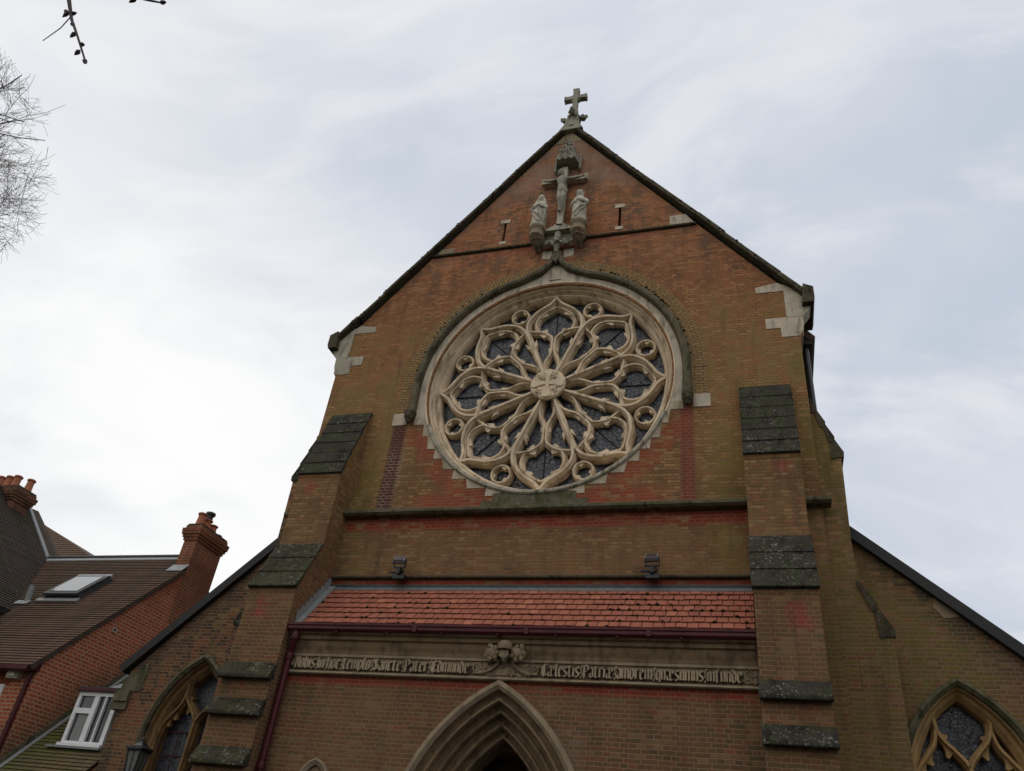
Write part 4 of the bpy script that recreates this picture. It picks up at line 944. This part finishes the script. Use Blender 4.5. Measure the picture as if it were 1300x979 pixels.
def robed(x, label, woman, seed):
    zz = lambda v: 14.40+(v-14.50)*.925
    t = thing('statue', label, 'statue', (x, -.28, 14.50), 'robed stone statues beside the crucifix')
    s = 1 if x < 0 else -1      # both turn a little towards the cross
    mb = MB(); y = -.28; lean = .02*s
    body_loft(mb, [(14.50, x, y, .20, .17, .055), (14.62, x, y, .19, .165, .06), (14.80, x+.01*s, y, .185, .155, .055), (15.00, x+.015*s, y-.01, .185, .15, .05), (15.15, x+.02*s, y, .19, .14, .035), (15.27, x+.02*s, y, .185, .125, .02), (15.35, x+lean, y, .13, .10, .01), (15.40, x+lean, y-.005, .06, .06, 0), (15.44, x+lean, y-.01, .05, .05, 0)])
    hx, hy, hz = x+lean+.012*s, y-.03, 15.51
    mb.blob((hx, hy, hz), .082, 0, 16, .015, (.86, 1, 1.22))
    mb.blob((hx+.012*s, hy-.085, hz-.005), .016, 0, 6, 0, (.8, 1.1, 1.5))
    for e in (-1, 1): mb.blob((hx+e*.034, hy-.062, hz+.035), .016, 0, 6, 0)
    if woman:
        mb.blob((hx-.005*s, hy+.025, hz+.02), .108, seed, 14, .03, (.9, .95, 1.12)); mb.tube([(hx-.07, hy+.01, hz-.02), (x-.13, y-.02, 15.28), (x-.17, y-.03, 15.05)], [.05, .06, .05], 8); mb.tube([(hx+.07, hy+.01, hz-.02), (x+.13, y-.02, 15.28), (x+.17, y-.03, 15.05)], [.05, .06, .05], 8)
    else:
        for k in range(9):
            a = k*.7; mb.blob((hx+.075*math.cos(a), hy+.03+.05*math.sin(a), hz+.02+.03*(k % 3)), .042, k, 8, .15)
        mb.tube([(hx-.06, hy+.03, hz), (hx-.075, hy+.03, hz-.10)], .035, 8); mb.tube([(hx+.06, hy+.03, hz), (hx+.075, hy+.03, hz-.10)], .035, 8)
    # arms folded at the chest, hands together
    for e in (-1, 1):
        mb.tube([(x+e*.15, y, 15.27), (x+e*.19, y-.05, 15.10), (x+e*.10, y-.145, 15.10), (x+.02*s, y-.165, 15.18)], [.06, .062, .05, .03], 10)
    for k in range(4): mb.tube([(x+.02*s+(k-1.5)*.014, y-.17, 15.17), (x+.02*s+(k-1.5)*.013, y-.185, 15.23), (x+.02*s+(k-1.5)*.011, y-.175, 15.27)], [.011, .010, .007], 6)
    # mantle swept across the front
    mb.tube([(x-s*.17, y-.06, 15.05), (x-s*.05, y-.165, 14.92), (x+s*.10, y-.16, 14.74), (x+s*.17, y-.08, 14.58)], [.035, .04, .035, .03], 8)
    mb.tube([(x-s*.16, y-.08, 14.95), (x-s*.06, y-.165, 14.78), (x+s*.06, y-.17, 14.58)], [.028, .03, .03], 8)
    mb.v = [(x+(a-x)*.87, b, zz(c)) for a, b, c in mb.v]
    remeshed(mb, 'figure', 'statue_stone', t, .010, 0)
    mb = MB()
    oc = lambda r, ry, z: [(x+r*math.cos(R(22.5+45*k)), max(-.3-ry*1.0, -.28+ry*math.sin(R(22.5+45*k))), z) for k in range(8)]
    lv = [(.20, 14.41), (.215, 14.38), (.215, 14.31), (.195, 14.29), (.195, 14.17), (.21, 14.15), (.21, 14.10), (.15, 14.0), (.11, 13.93), (.05, 13.83)]
    vs = []; fs = []
    for i, (r, z) in enumerate(lv):
        yy = -.28+(0 if i < 7 else .06*(i-6))
        vs += [(x+r*math.cos(R(22.5+45*k)), yy+r*.95*math.sin(R(22.5+45*k)), z) for k in range(8)]
    for i in range(len(lv)-1):
        for k in range(8): fs.append((i*8+k, i*8+(k+1) % 8, (i+1)*8+(k+1) % 8, (i+1)*8+k))
    fs += [tuple(range(8)), tuple((len(lv)-1)*8+k for k in range(7, -1, -1))]
    mb.add(vs, fs)
    mb.box(x-.14, x+.14, -.25, .02, 14.1, 14.39)
    for k in range(5): mb.blob((x+(k-2)*.06, -.38+.03*abs(k-2), 14.03), .035, k+seed, 7, .25)
    mb.v = [(x+(a-x)*.86, b, c) for a, b, c in mb.v]
    part('bracket', mb, 'bracket_stone', t)
robed(-.45, 'veiled stone statue of a woman standing on a bracket left of the crucifix', True, 1)
robed(.50, 'stone statue of a robed man with bare head on a bracket right of the crucifix', False, 2)

gc = thing('gable_cross', 'weathered stone cross standing on the gable peak against the sky', 'cross', (.05, .05, 18.3))
mb = MB(); cx, cy = .06, .06
def flare(x0, z0, x1, z1, w0, w1):
    a = Vector((x0, z0)); b = Vector((x1, z1)); p = Vector((-(b-a).y, (b-a).x)).normalized()
    q = [a+p*w0, a-p*w0, b-(b-a)*.22-p*(w0+.01), b-p*w1, b+p*w1, b-(b-a)*.22+p*(w0+.01)]
    mb.xz([(v.x, v.y) for v in q], cy-.07+random.uniform(-.003, .003), cy+.07)
flare(cx, 18.75, cx, 19.42, .055, .05); flare(cx, 19.36, cx, 19.83, .058, .088)
for s in (-1, 1): flare(cx, 19.47, cx+s*.30, 19.47, .055, .088)
mb.lathe([(.13, -.05), (.15, -.05), (.15, .05), (.13, .05)], (cx, cy, 19.47), 'y', 20)
part('cross', mb, 'cross_stone' if 'cross_stone' in M else 'grey_stone', gc)
mb = MB()
mb.lathe([(.24, 18.12), (.20, 18.30), (.15, 18.50), (.16, 18.56), (.20, 18.58), (.20, 18.63), (.12, 18.70), (.10, 18.82), (.06, 18.95)], (cx, cy, 0), 'z', 8)
for k in range(4):
    a = R(90*k); mb.blob((cx+.25*math.cos(a), cy+.25*math.sin(a), 18.62), .075, k, 8, .2, (1.2, 1.2, .8)); mb.blob((cx+.32*math.cos(a), cy+.32*math.sin(a), 18.66), .045, k+4, 8, .2)
    a = R(45+90*k); mb.tube([(cx+.24*math.cos(a), cy+.24*math.sin(a), 18.12), (cx+.16*math.cos(a), cy+.16*math.sin(a), 18.56)], .04, 6); mb.blob((cx+.13*math.cos(a), cy+.13*math.sin(a), 18.78), .05, k+9, 7, .2, (.8, .8, 1.5))
part('base', mb, 'grey_stone', gc)
mb = MB().xz([(cx-.30, 17.98), (cx+.30, 17.98), (cx+.12, 18.32), (cx-.12, 18.32)], -.145, .3)
part('saddle_stone', mb, 'grey_stone', gc)

# ------------------------------------------------------------------ floodlights, lantern
def floodlight(x, turn, label):
    t = thing('floodlight', label, 'floodlight', (x, -.09, 6.25), 'floodlights on the ledge above the porch roof')
    rot = Matrix.Rotation(R(turn), 4, 'Z') @ Matrix.Rotation(R(-38), 4, 'X')
    def tb(mb, x0, x1, y0, y1, z0, z1):
        o = len(mb.v); mb.box(x0, x1, y0, y1, z0, z1)
        for i in range(o, len(mb.v)): mb.v[i] = tuple(rot @ (Vector(mb.v[i])*.82)+Vector((x, -.25, 6.54)))
    mb = MB(); tb(mb, -.12, .12, -.045, .05, -.075, .085)
    for k in range(5): tb(mb, -.11+.05*k, -.10+.05*k, .045, .075, -.06, .07)
    part('lamp_head', mb, 'grey_metal', t)
    mb = MB(); tb(mb, -.105, .105, -.052, -.04, -.06, .07); part('lens', mb, 'lens', t)
    mb = MB(); tb(mb, -.135, -.122, -.015, .015, -.14, .02); tb(mb, .122, .135, -.015, .015, -.14, .02); tb(mb, -.135, .135, -.015, .015, -.152, -.138)
    part('yoke', mb, 'black', t)
    mb = MB().box(x-.11, x+.11, -.20, -.085, 6.225, 6.30).box(x-.03, x+.03, -.25, -.13, 6.30, 6.40).box(x-.115, x+.115, -.235, -.205, 6.40, 6.425).box(x-.115, x-.100, -.24, -.20, 6.425, 6.56).box(x+.100, x+.115, -.24, -.20, 6.425, 6.56).tube([(x+.05, -.16, 6.30), (x+.09, -.2, 6.36), (x+.03, -.22, 6.40)], .012, 6).box(x-.19, x+.06, -.19, -.14, 6.335, 6.36)
    part('mount', mb, 'black', t)
floodlight(-2.26, 12, 'small grey floodlight on the ledge above the porch roof, on its left side')
floodlight(2.14, -4, 'small grey floodlight on the ledge above the porch roof, near the right buttress')

lx, ly, lz = -6.80, .30, 3.06
ln = thing('wall_lantern', 'black four-sided lantern with glass panes in front of the left aisle window', 'lantern', (lx, ly, 2.6))
def frust(mb, z0, z1, w0, w1):
    vs = [(lx+sx*w, ly+sy*w, z) for z, w in ((z0, w0), (z1, w1)) for sx, sy in ((-1, -1), (1, -1), (1, 1), (-1, 1))]
    mb.add(vs, [(3, 2, 1, 0), (4, 5, 6, 7)]+[(k, (k+1) % 4, (k+1) % 4+4, k+4) for k in range(4)])
mb = MB(); frust(mb, 3.30, 3.325, .165, .165)
prof = [(.16, 3.325), (.10, 3.36), (.06, 3.40), (.045, 3.43)]
for (w0, z0), (w1, z1) in zip(prof, prof[1:]): frust(mb, z0+.0005, z1, w0, w1)
mb.lathe([(.03, 3.43), (.022, 3.46), (.03, 3.475), (.015, 3.50), (.0, 3.52)], (lx, ly, 0), 'z', 10)
part('cap', mb, 'black', ln)
mb = MB()
for sx in (-1, 1):
    for sy in (-1, 1): mb.tube([(lx+sx*.135, ly+sy*.135, 3.30), (lx+sx*.085, ly+sy*.085, 2.88)], .013, 6)
for w, z in ((.143, 3.285), (.088, 2.88)):
    for a, b in (((-1, -1), (1, -1)), ((1, -1), (1, 1)), ((1, 1), (-1, 1)), ((-1, 1), (-1, -1))): mb.tube([(lx+a[0]*w, ly+a[1]*w, z), (lx+b[0]*w, ly+b[1]*w, z)], .013, 6)
for sx, sy in ((0, -1), (0, 1), (-1, 0), (1, 0)): mb.tube([(lx+sx*.135, ly+sy*.135, 3.29), (lx+sx*.085, ly+sy*.085, 2.88)], .007, 6)
part('frame', mb, 'black', ln)
mb = MB(); frust(mb, 2.885, 3.28, .078, .125); part('pane', mb, 'lamp_glass', ln)
mb = MB().box(lx-.095, lx+.095, ly-.095, ly+.095, 2.84, 2.878).tube([(lx, ly, 2.85), (lx, ly, 2.70), (lx, ly+.1, 2.58), (lx, ly+.46, 2.50)], .018, 8).box(lx-.05, lx+.05, .72, .75, 2.38, 2.62)
part('bracket', mb, 'black', ln)

# ------------------------------------------------------------------ the house beyond
hs = thing('brick_house', 'red brick house with steep brown tiled roofs and tall chimneys left of the church', 'house', (-10, .5, 0))
K = 1.0113
def hz(y): return 4.78+K*(y-.38)
ridge_y, ridge_z = 3.98, 4.78+K*3.60
mb = MB()
mb.yz([(.50, 0), (.50, hz(.5)-.06), (ridge_y, ridge_z-.06), (7.46, hz(.5)-.06), (7.46, 0)], -20, -10)
part('wall', mb, 'red_brick', hs)
def courses(x0, x1, pa, pb, gauge, thick, mat, name, parent, axis='x', x1f=None):
    """overlapping tile courses from the ridge pa=(h,z) to the eave pb=(h,z); h runs along y (axis x) or x (axis y)"""
    a = Vector(pa); b = Vector(pb); d = b-a; n = max(2, int(d.length/gauge)); d /= n; nn = Vector((-d.y, d.x)).normalized(); nn = nn if nn.y > 0 else -nn
    mb = MB(); rnd = random.Random(int(x0*7+pa[1]*3))
    for i in range(n):
        p0 = a+d*i; p1 = a+d*(i+1)+d*.25; e = rnd.uniform(0, .006)
        poly = [p0, p1+nn*(thick+e), p1+nn*(thick*.15+e), p0-nn*thick*.6]
        xr = x1f(p0.x) if x1f else x1
        if axis == 'x': mb.yz([(q.x, q.y) for q in poly], x0, xr)
        else: mb.xz([(q.x, q.y) for q in poly], x0, xr)
    return part(name, mb, mat, parent)
cut = lambda y: -9.95 if y < 3.46 else -10.37
courses(-20, -9.95, (ridge_y, ridge_z), (.26, hz(.26)), .098, .022, 'brown_tile', 'roof', hs, 'x', cut)
courses(-20, -10.37, (ridge_y, ridge_z), (7.8, hz(.16)), .2, .022, 'brown_tile', 'roof', hs, 'x')
part('ridge', MB().tube([(-20, ridge_y, ridge_z+.035), (-10.37, ridge_y, ridge_z+.035)], .055, 10), 'dark_lead', hs)
mb = MB().yz([(ridge_y, ridge_z+.04), (ridge_y-.15, ridge_z-.10), (ridge_y-.14, ridge_z-.135), (ridge_y, ridge_z)], -15.1, -10.37)
part('flashing', mb, 'lead', hs)
mb = MB().prism([(-9.945, .24, hz(.24)-.03), (-9.945, 3.46, hz(3.46)-.02), (-9.945, 3.46, hz(3.46)-.11), (-9.945, .30, hz(.30)-.12)], (-.08, 0, 0))
part('verge', mb, 'brown_tile_side', hs)
ez = hz(.26)
mb = MB().yz([(.52, ez+.16), (.26, ez-.02), (.20, ez-.02), (.19, ez-.10), (.26, ez-.13), (.34, ez-.08), (.52, ez-.08)], -20, -9.99)
part('gutter', mb, 'maroon', hs)
part('downpipe', MB().tube([(-10.09, .44, ez-.06), (-10.09, .44, .1)], .05, 10), 'maroon', hs)
wn = part('window', MB().box(-12.3, -10.66, .47, .52, 3.0, 4.32), 'white', hs); part('pane', MB().box(-12.2, -10.74, .455, .472, 3.08, 4.24), 'pane', wn)
mb = MB()
for i in range(22): mb.box(-12.4+.083*i, -12.33+.083*i, .485, .52, 4.325, 4.55)
part('lintel', mb, plain('gauged red brick', (.24, .065, .038), .9, .1, 0, .4), hs)
mb = MB().box(-10.02, -9.985, 1.94, 2.05, 5.84, 5.95)
vt = part('wall_vent', mb, 'alarm', hs); part('grille', MB().box(-9.99, -9.981, 1.965, 2.025, 5.865, 5.925), 'black', vt)
def chimney(x0, x1, y0, y1, z0, zt, pots, mat='stack_brick'):
    mb = MB().box(x0, x1, y0, y1, z0, zt-.40)
    for i, e in enumerate((.03, .06, .09)): mb.box(x0-e, x1+e, y0-e, y1+e, zt-.40+.075*i+.0005, zt-.40+.075*(i+1))
    mb.box(x0-.10, x1+.10, y0-.10, y1+.10, zt-.174, zt-.09); mb.box(x0-.05, x1+.05, y0-.05, y1+.05, zt-.089, zt)
    ch = part('chimney', mb, mat, hs)
    mb = MB(); mb.box(x0-.03, x1+.03, y0-.03, y1+.03, zt+.0005, zt+.05); part('mortar_cap', mb, 'dark_stone', ch)
    for i, (x, y, h) in enumerate(pots):
        p = MB().lathe([(.125, 0), (.115, .03), (.098, h*.55), (.095, h*.82), (.12, h*.86), (.125, h*.94), (.10, h), (.075, h), (.07, h-.1), (0, h-.1)], (x, y, zt+.04), 'z', 16)
        part('chimney_pot', p, 'pot', ch)
    return ch
ch = chimney(-10.37, -9.985, 3.50, 4.58, 6.6, 9.10, [(-10.18, 3.62, .36), (-10.18, 3.90, .30), (-10.18, 4.16, .26), (-10.18, 4.42, .10)])
mb = MB().lathe([(.09, .30), (.09, .42), (.13, .44), (.13, .50), (.06, .53), (0, .53)], (-10.18, 3.90, 9.14), 'z', 14); part('cowl', mb, 'cowl', ch)
part('flashing', MB().prism([(-10.42, 3.30, hz(3.30)+.05), (-9.94, 3.30, hz(3.30)+.05), (-9.94, 3.50, hz(3.50)+.07), (-10.42, 3.50, hz(3.50)+.07)], (0, .0, .03)), 'lead', hs)
# roof window, propped open at its foot
NR = Vector((0, -K, 1)).normalized()
def onroof(x, y, h=0.0): return Vector((x, y, hz(y)))+NR*h
so_ = part('skylight', MB().prism([onroof(x, y, 0) for x, y in ((-12.62, 2.22), (-11.56, 2.22), (-11.56, 2.94), (-12.62, 2.94))], NR*.10), 'dark_lead', hs)
part('sash', MB().prism([onroof(-12.60, 2.20, .13), onroof(-11.58, 2.20, .13), onroof(-11.58, 2.92, .11), onroof(-12.60, 2.92, .11)], NR*.06), 'dark_lead', so_)
part('pane', MB().prism([onroof(-12.50, 2.28, .190), onroof(-11.68, 2.28, .190), onroof(-11.68, 2.86, .176), onroof(-12.50, 2.86, .176)], NR*.01), 'sky_pane', so_)
part('flashing', MB().prism([onroof(x, y, .02) for x, y in ((-12.72, 2.10), (-11.50, 2.10), (-11.50, 2.20), (-12.72, 2.20))], NR*.05), 'lead', so_)
part('flashing', MB().prism([onroof(x, y, .10) for x, y in ((-12.62, 2.92), (-11.56, 2.92), (-11.56, 3.0), (-12.62, 3.0))], NR*.06), 'lead', so_)
vp = onroof(-13.0, 2.12)
mb = MB().prism([onroof(x, y, .03) for x, y in ((-13.24, 2.0), (-12.84, 2.0), (-12.84, 2.12), (-13.24, 2.12))], NR*.03)
mb.tube([vp, vp+Vector((-.02, -.03, .40))], [.075, .065], 12)
part('vent_pipe', mb, 'lead', hs)
# cross wing with its ridge running back, slope facing the church
V = Vector((-15.13, 3.95, 8.39)); rx, rz = -16.86, 8.39+K*1.73; ex = -13.02; ez2 = rz-K*(ex-rx)
courses(-2.5, 4.02, (rx, rz), (ex, ez2), .098, .022, 'brown_tile_side', 'roof', hs, 'y')
courses(-2.5, 4.02, (rx, rz), (rx-(ex-rx), ez2), .2, .022, 'brown_tile_side', 'roof', hs, 'y')
part('wing_wall', MB().xz([(-20.4, 0), (-13.35, 0), (-13.35, ez2+.25), (rx, rz-.1), (-20.4, ez2+.25)], -2.2, 3.95), 'red_brick', hs)
part('wing_eave', MB().box(-13.35, -12.97, -2.5, 2.2, ez2-.16, ez2-.02), 'verge', hs)
part('ridge', MB().tube([(rx, -2.5, rz+.03), (rx, 3.98, rz+.03)], .06, 8), 'brown_tile_side', hs)
p, q = Vector((rx+.1, 4.02, rz-.10)), V+Vector((0, .07, 0))
part('flashing', MB().prism([p, q, q+Vector((0, .0, .07)), p+Vector((0, .0, .07))], (0, -.13, .0)), 'lead', hs)
part('hip', MB().prism([p+Vector((-.05, .02, .04)), q+Vector((0, .02, .04)), q+Vector((.20, .25, .05)), p+Vector((.06, .25, .03))], (0, .03, -.05)), 'brown_tile_side', hs)
ch2 = chimney(-17.7, -16.32, 3.0, 3.62, 8.6, 10.22, [(-17.36, 3.2, .42), (-17.04, 3.2, .42), (-16.74, 3.2, .42), (-16.46, 3.42, .40)], 'sooty_brick')
# roof of the rear range, hipped towards the church
mb = MB(); A = Vector((-21.6, 8.6, 11.78)); E1 = Vector((-15.3, 6.5, 9.05)); n = 24
for i in range(n):
    t0, t1 = i/n, (i+1)/n+.02
    p0, p1 = A.lerp(E1, t0), A.lerp(E1, t1); w0 = Vector((-26, p0.y, p0.z)); w1 = Vector((-26, p1.y, p1.z)); u = Vector((0, -.015, .015))
    mb.prism([w0, p0, p1+u, w1+u], (0, .03, -.02))
part('rear_roof', mb, 'brown_tile', hs)
part('rear_roof', MB().prism([A, E1+Vector((.0, .0, 0)), Vector((-15.3, 12, 9.05))], (-.05, 0, -.05)), 'brown_tile', hs)
part('rear_wall', MB().box(-24, -15.5, 6.8, 12, 0, 9.0), 'red_brick', hs)

tag(MB().box(-10.60, -10.33, .36, .50, 4.42, 4.64).xz([(-10.57, 4.45), (-10.36, 4.45), (-10.38, 4.61), (-10.55, 4.61)], .33, .36).build('alarm_box', 'alarm', None, (-10.46, .5, 4.42)), 'beige alarm box on the red brick wall under the house eave', 'alarm box')

# ------------------------------------------------------------------ the low link with its dormer
lk = thing('link_building', 'low mossy tiled lean-to with a white dormer window between house and church', 'building', (-9.05, 1.0, 0))
lz_ = lambda y: 2.91+.98*(y-.55)
part('wall', MB().yz([(.10, 0), (.10, 2.35), (3.0, lz_(3.0)-.12), (3.0, 0)], -9.98, -8.0), 'red_brick', lk)
courses(-9.995, -8.02, (3.05, lz_(3.05)), (-.15, lz_(-.15)), .10, .022, 'moss_tile', 'roof', lk)
part('flashing', MB().prism([(-9.985, -.2, lz_(-.2)+.05), (-9.985, 3.05, lz_(3.05)+.05), (-9.985, 3.05, lz_(3.05)+.17), (-9.985, -.2, lz_(-.2)+.17)], (.02, 0, 0)), 'mossy', lk)
part('flashing', MB().prism([(-9.96, -.2, lz_(-.2)+.035), (-9.96, 3.05, lz_(3.05)+.035), (-9.86, 3.05, lz_(3.05)+.03), (-9.86, -.2, lz_(-.2)+.03)], (0, 0, .012)), 'lead', lk)
dx0, dx1, dz0, dz1, dy = -9.24, -8.26, 3.39, 4.36, 1.0
cheek = MB().prism([(dx0+.02, dy+.03, dz0-.02), (dx0+.02, dy+.03, dz1), (dx0+.02, 2.1, dz1), ], (dx1-dx0-.04, 0, 0)); dm = part('dormer', cheek, 'dark_lead', lk)
mb = MB(); t = .075
mb.box(dx0, dx1, dy-.03, dy+.05, dz0, dz0+t).box(dx0, dx1, dy-.03, dy+.05, dz1-t, dz1).box(dx0, dx0+t, dy-.029, dy+.049, dz0+t, dz1-t).box(dx1-t-.02, dx1, dy-.029, dy+.049, dz0+t, dz1-t)
mx = dx0+.47; mb.box(mx-.055, mx+.055, dy-.035, dy+.048, dz0+t, dz1-t)
mb.box(dx0+t, mx-.055, dy-.033, dy+.047, dz0+.57, dz0+.67)
mb.box(mx+.20, mx+.235, dy-.030, dy+.045, dz0+t, dz1-t)
mb.box(dx0-.02, dx1+.02, dy-.10, dy-.03, dz0-.02, dz0+.03)
part('window_frame', mb, 'white', dm)
part('pane', MB().box(dx0+t, dx1-t, dy+.02, dy+.03, dz0+t, dz1-t), 'pane', dm)
cu_ = MB()
for i in range(10): cu_.tube([(dx0+.17+.025*i, dy+.012-.004*(i % 2), dz0+t), (dx0+.175+.022*i, dy+.012, dz0+.57)], .013, 6)
part('curtain', cu_, 'curtain', dm)
part('dormer_roof', MB().box(dx0-.08, dx1+.08, dy-.10, 2.3, dz1+.005, dz1+.062), 'maroon', dm)
part('dormer_roof', MB().box(dx0-.06, dx1+.06, dy-.08, 2.3, dz1+.063, dz1+.085), 'dark_lead', dm)
part('dormer_sill', MB().box(dx0-.22, dx1+.06, dy-.14, dy+.0, dz0-.065, dz0-.03), 'lead', dm)
mb = MB().prism([(dx0+.55, dy+.1, dz1+.12), (dx0+.95, dy+.1, dz1+.12), (dx0+.75, dy+.15, dz1+.22)], (0, 1.0, .1)); part('flashing', mb, 'lead', dm)

# ------------------------------------------------------------------ trees
def grow(mb, p, d, length, r, depth, rnd, spread=.55, up=.08, kmin=2, kmax=3, nseg=4, shape=None, fin=.35):
    pts = [p.copy()]; rs = [r]
    q = p.copy(); dd = d.normalized()
    for i in range(nseg):
        dd = (dd+Vector((rnd.gauss(0, .14), rnd.gauss(0, .14), rnd.gauss(0, .10)+up))).normalized()
        q = q+dd*length/nseg; pts.append(q.copy()); rs.append(max(.0035, r*(1-.55*(i+1)/nseg)))
    mb.tube(pts, rs, 5 if r < .05 else 8, False)
    if depth == 0: return
    for i in range(rnd.randint(kmin, kmax)+1):
        t = rnd.uniform(.35, 1.0) if i else 1.0
        j = min(nseg, int(t*nseg)); base = pts[j]
        nd = (dd+Vector((rnd.gauss(0, spread), rnd.gauss(0, spread), rnd.gauss(0, spread)*.8))).normalized()
        if shape and not shape(base+nd*length*.5): continue
        grow(mb, base, nd, length*rnd.uniform(.58, .78), max(.0035, rs[j]*rnd.uniform(.55, .8)), depth-1, rnd, spread, up, kmin, kmax, nseg, shape)
tree = thing('bare_tree', 'bare winter tree reaching into the left edge of the sky', 'tree', (-18.6, -4, 0))
rnd = random.Random(12)
mb = MB().tube([(-18.6, -4, 0), (-18.55, -4.0, 3), (-18.6, -3.95, 7.5), (-18.5, -4, 10.5)], [.38, .30, .26, .22], 12); part('trunk', mb, 'bark', tree)
mb = MB()
inside = lambda p: ((p.x+17.9)/4.4)**2+((p.y+4)/3.8)**2+((p.z-16.4)/4.3)**2 < 1
for (z, dx, dyy, dz, L) in ((8.6, 1, .0, 1.0, 3.6), (9, .35, .3, 1, 4.2), (8.8, -.6, -.2, 1, 3.6), (9, .1, -.5, 1, 4), (7.8, 1, -.1, .75, 3.2), (7.4, 1, .15, .22, 2.7), (7.0, -1, .1, .4, 3), (8.9, .8, .4, .9, 3.6)):
    grow(mb, Vector((-18.55, -4, z+1.5)), Vector((dx, dyy, dz)), L, .10, 6, rnd, .46, .05, 2, 3, 4, inside)
for (z, L) in ((14.0, 2.6), (15.0, 2.7), (16.2, 2.7), (17.4, 2.6), (18.4, 2.3)):
    mb.tube([(-18.5, -4, z-2.6), (-17.6, -4, z-1.0), (-16.6, -3.9, z)], [.08, .05, .03], 8)
    for k in range(2): grow(mb, Vector((-16.6, -3.9, z)), Vector((1, rnd.gauss(0, .35), rnd.gauss(.05, .35))), L, .026, 5, rnd, .44, .03, 2, 3, 4, inside)
mb.tube([(-18.5, -4, 8.0), (-16, -4.1, 8.2), (-13.4, -4, 8.2)], [.12, .08, .04], 8)
for k in range(5): grow(mb, Vector((-13.4-.5*k, -4, 8.2)), Vector((1, rnd.gauss(0, .2), .02)), 1.15+.28*k, .025, 4, rnd, .34, .02, 2, 3)
part('crown', mb, 'pale_bark', tree)

far = thing('bare_tree', 'distant bare treetop showing just above the house ridge', 'tree', (-36, 25, 0))
rnd = random.Random(5); mb = MB().tube([(-36, 25, 0), (-36, 25, 9)], [.4, .25], 8); part('trunk', mb, 'bark', far)
mb = MB()
for k in range(5): grow(mb, Vector((-36, 25, 8.5+.3*k)), Vector((math.cos(k*1.3)*.5, math.sin(k*1.3)*.5, 1)), 3.6, .12, 4, rnd, .5, .1)
part('crown', mb, 'bark', far)

ot = thing('overhanging_tree', 'budding twigs of a tree hanging into the top left of the sky', 'tree', (-4.2, -15.5, 0))
mb = MB().tube([(-4.2, -15.5, 0), (-4.1, -15.4, 4), (-3.8, -15.0, 8), (-3.5, -14.6, 11.5)], [.28, .22, .17, .10], 12); part('trunk', mb, 'bark', ot)
mb = MB().tube([(-3.85, -15.05, 7.6), (-3.0, -13.0, 8.9), (-2.0, -11.0, 9.3), (-1.0, -9.9, 9.2)], [.09, .065, .045, .02], 8)
mb.tube([(-2.0, -11.0, 9.3), (-1.5, -10.3, 8.6), (-1.22, -10.0, 7.75), (-1.13, -10.0, 7.18), (-.90, -10.0, 6.80), (-.70, -10.0, 6.52), (-.43, -10.0, 6.13)], [.035, .028, .020, .017, .012, .009, .007], 8)
mb.tube([(-1.0, -9.9, 9.2), (-.75, -9.95, 8.2), (-.50, -10, 7.25), (-.33, -10.0, 6.88), (-.18, -10.0, 6.78), (-.05, -10.0, 6.70)], [.022, .018, .014, .012, .009, .006], 8)
mb.tube([(-.93, -10, 6.86), (-.95, -10.0, 6.70), (-1.0, -10.02, 6.52)], [.005, .004, .003], 6)
part('limb', mb, 'bark', ot)
for (p, dr, L) in (((-1.05, 6.98), (.06, -.10), .05), ((-1.0, 6.94), (-.05, -.12), .045), ((-.97, 6.90), (.10, -.02), .05), ((-.86, 6.73), (.07, -.07), .04), ((-.74, 6.57), (-.03, -.09), .04), ((-.60, 6.37), (.07, -.03), .04), ((-.55, 6.28), (-.03, -.07), .035), ((-.43, 6.13), (.04, -.07), .045), ((-.26, 6.83), (.05, .05), .035), ((-.05, 6.70), (.07, -.02), .04), ((-.33, 6.86), (-.06, -.03), .04)):
    a = Vector((p[0], -10, p[1])); dv = Vector((dr[0], 0, dr[1])).normalized()
    part('bud', MB().tube([a, a+dv*L*.5, a+dv*L, a+dv*L*1.6], [.006, .017, .014, .002], 7), 'twig', ot)

# the belt of tall dark trees behind the viewer that the aisle windows mirror and that shades the foot of the front
rnd = random.Random(40); mb = MB()
for k in range(15):
    x = -34+k*5.0+rnd.uniform(-1, 1); y = -31+rnd.uniform(-3, 2); h = rnd.uniform(13, 18)
    mb.tube([(x, y, 0), (x, y, h*.8)], [.35, .1], 7)
    for i in range(260):
        t = rnd.random()**.8; r = (1-t*.75)*3.4*rnd.random()**.4; a = rnd.uniform(0, 6.3)
        c = Vector((x+r*math.cos(a), y+r*math.sin(a), 1.2+t*(h-1.2))); u = Vector((rnd.gauss(0, 1), rnd.gauss(0, 1), rnd.gauss(0, .6))).normalized()*rnd.uniform(.4, .8); w = u.cross(Vector((rnd.gauss(0, 1), rnd.gauss(0, 1), rnd.gauss(0, 1)))).normalized()*rnd.uniform(.3, .6)
        mb.add([c-u, c+w, c+u, c-w], [(0, 1, 2, 3)])
wd = mb.build('wood', plain('dark foliage', (.045, .055, .028), .8, .2, 0, .5)); wd['kind'] = 'stuff'
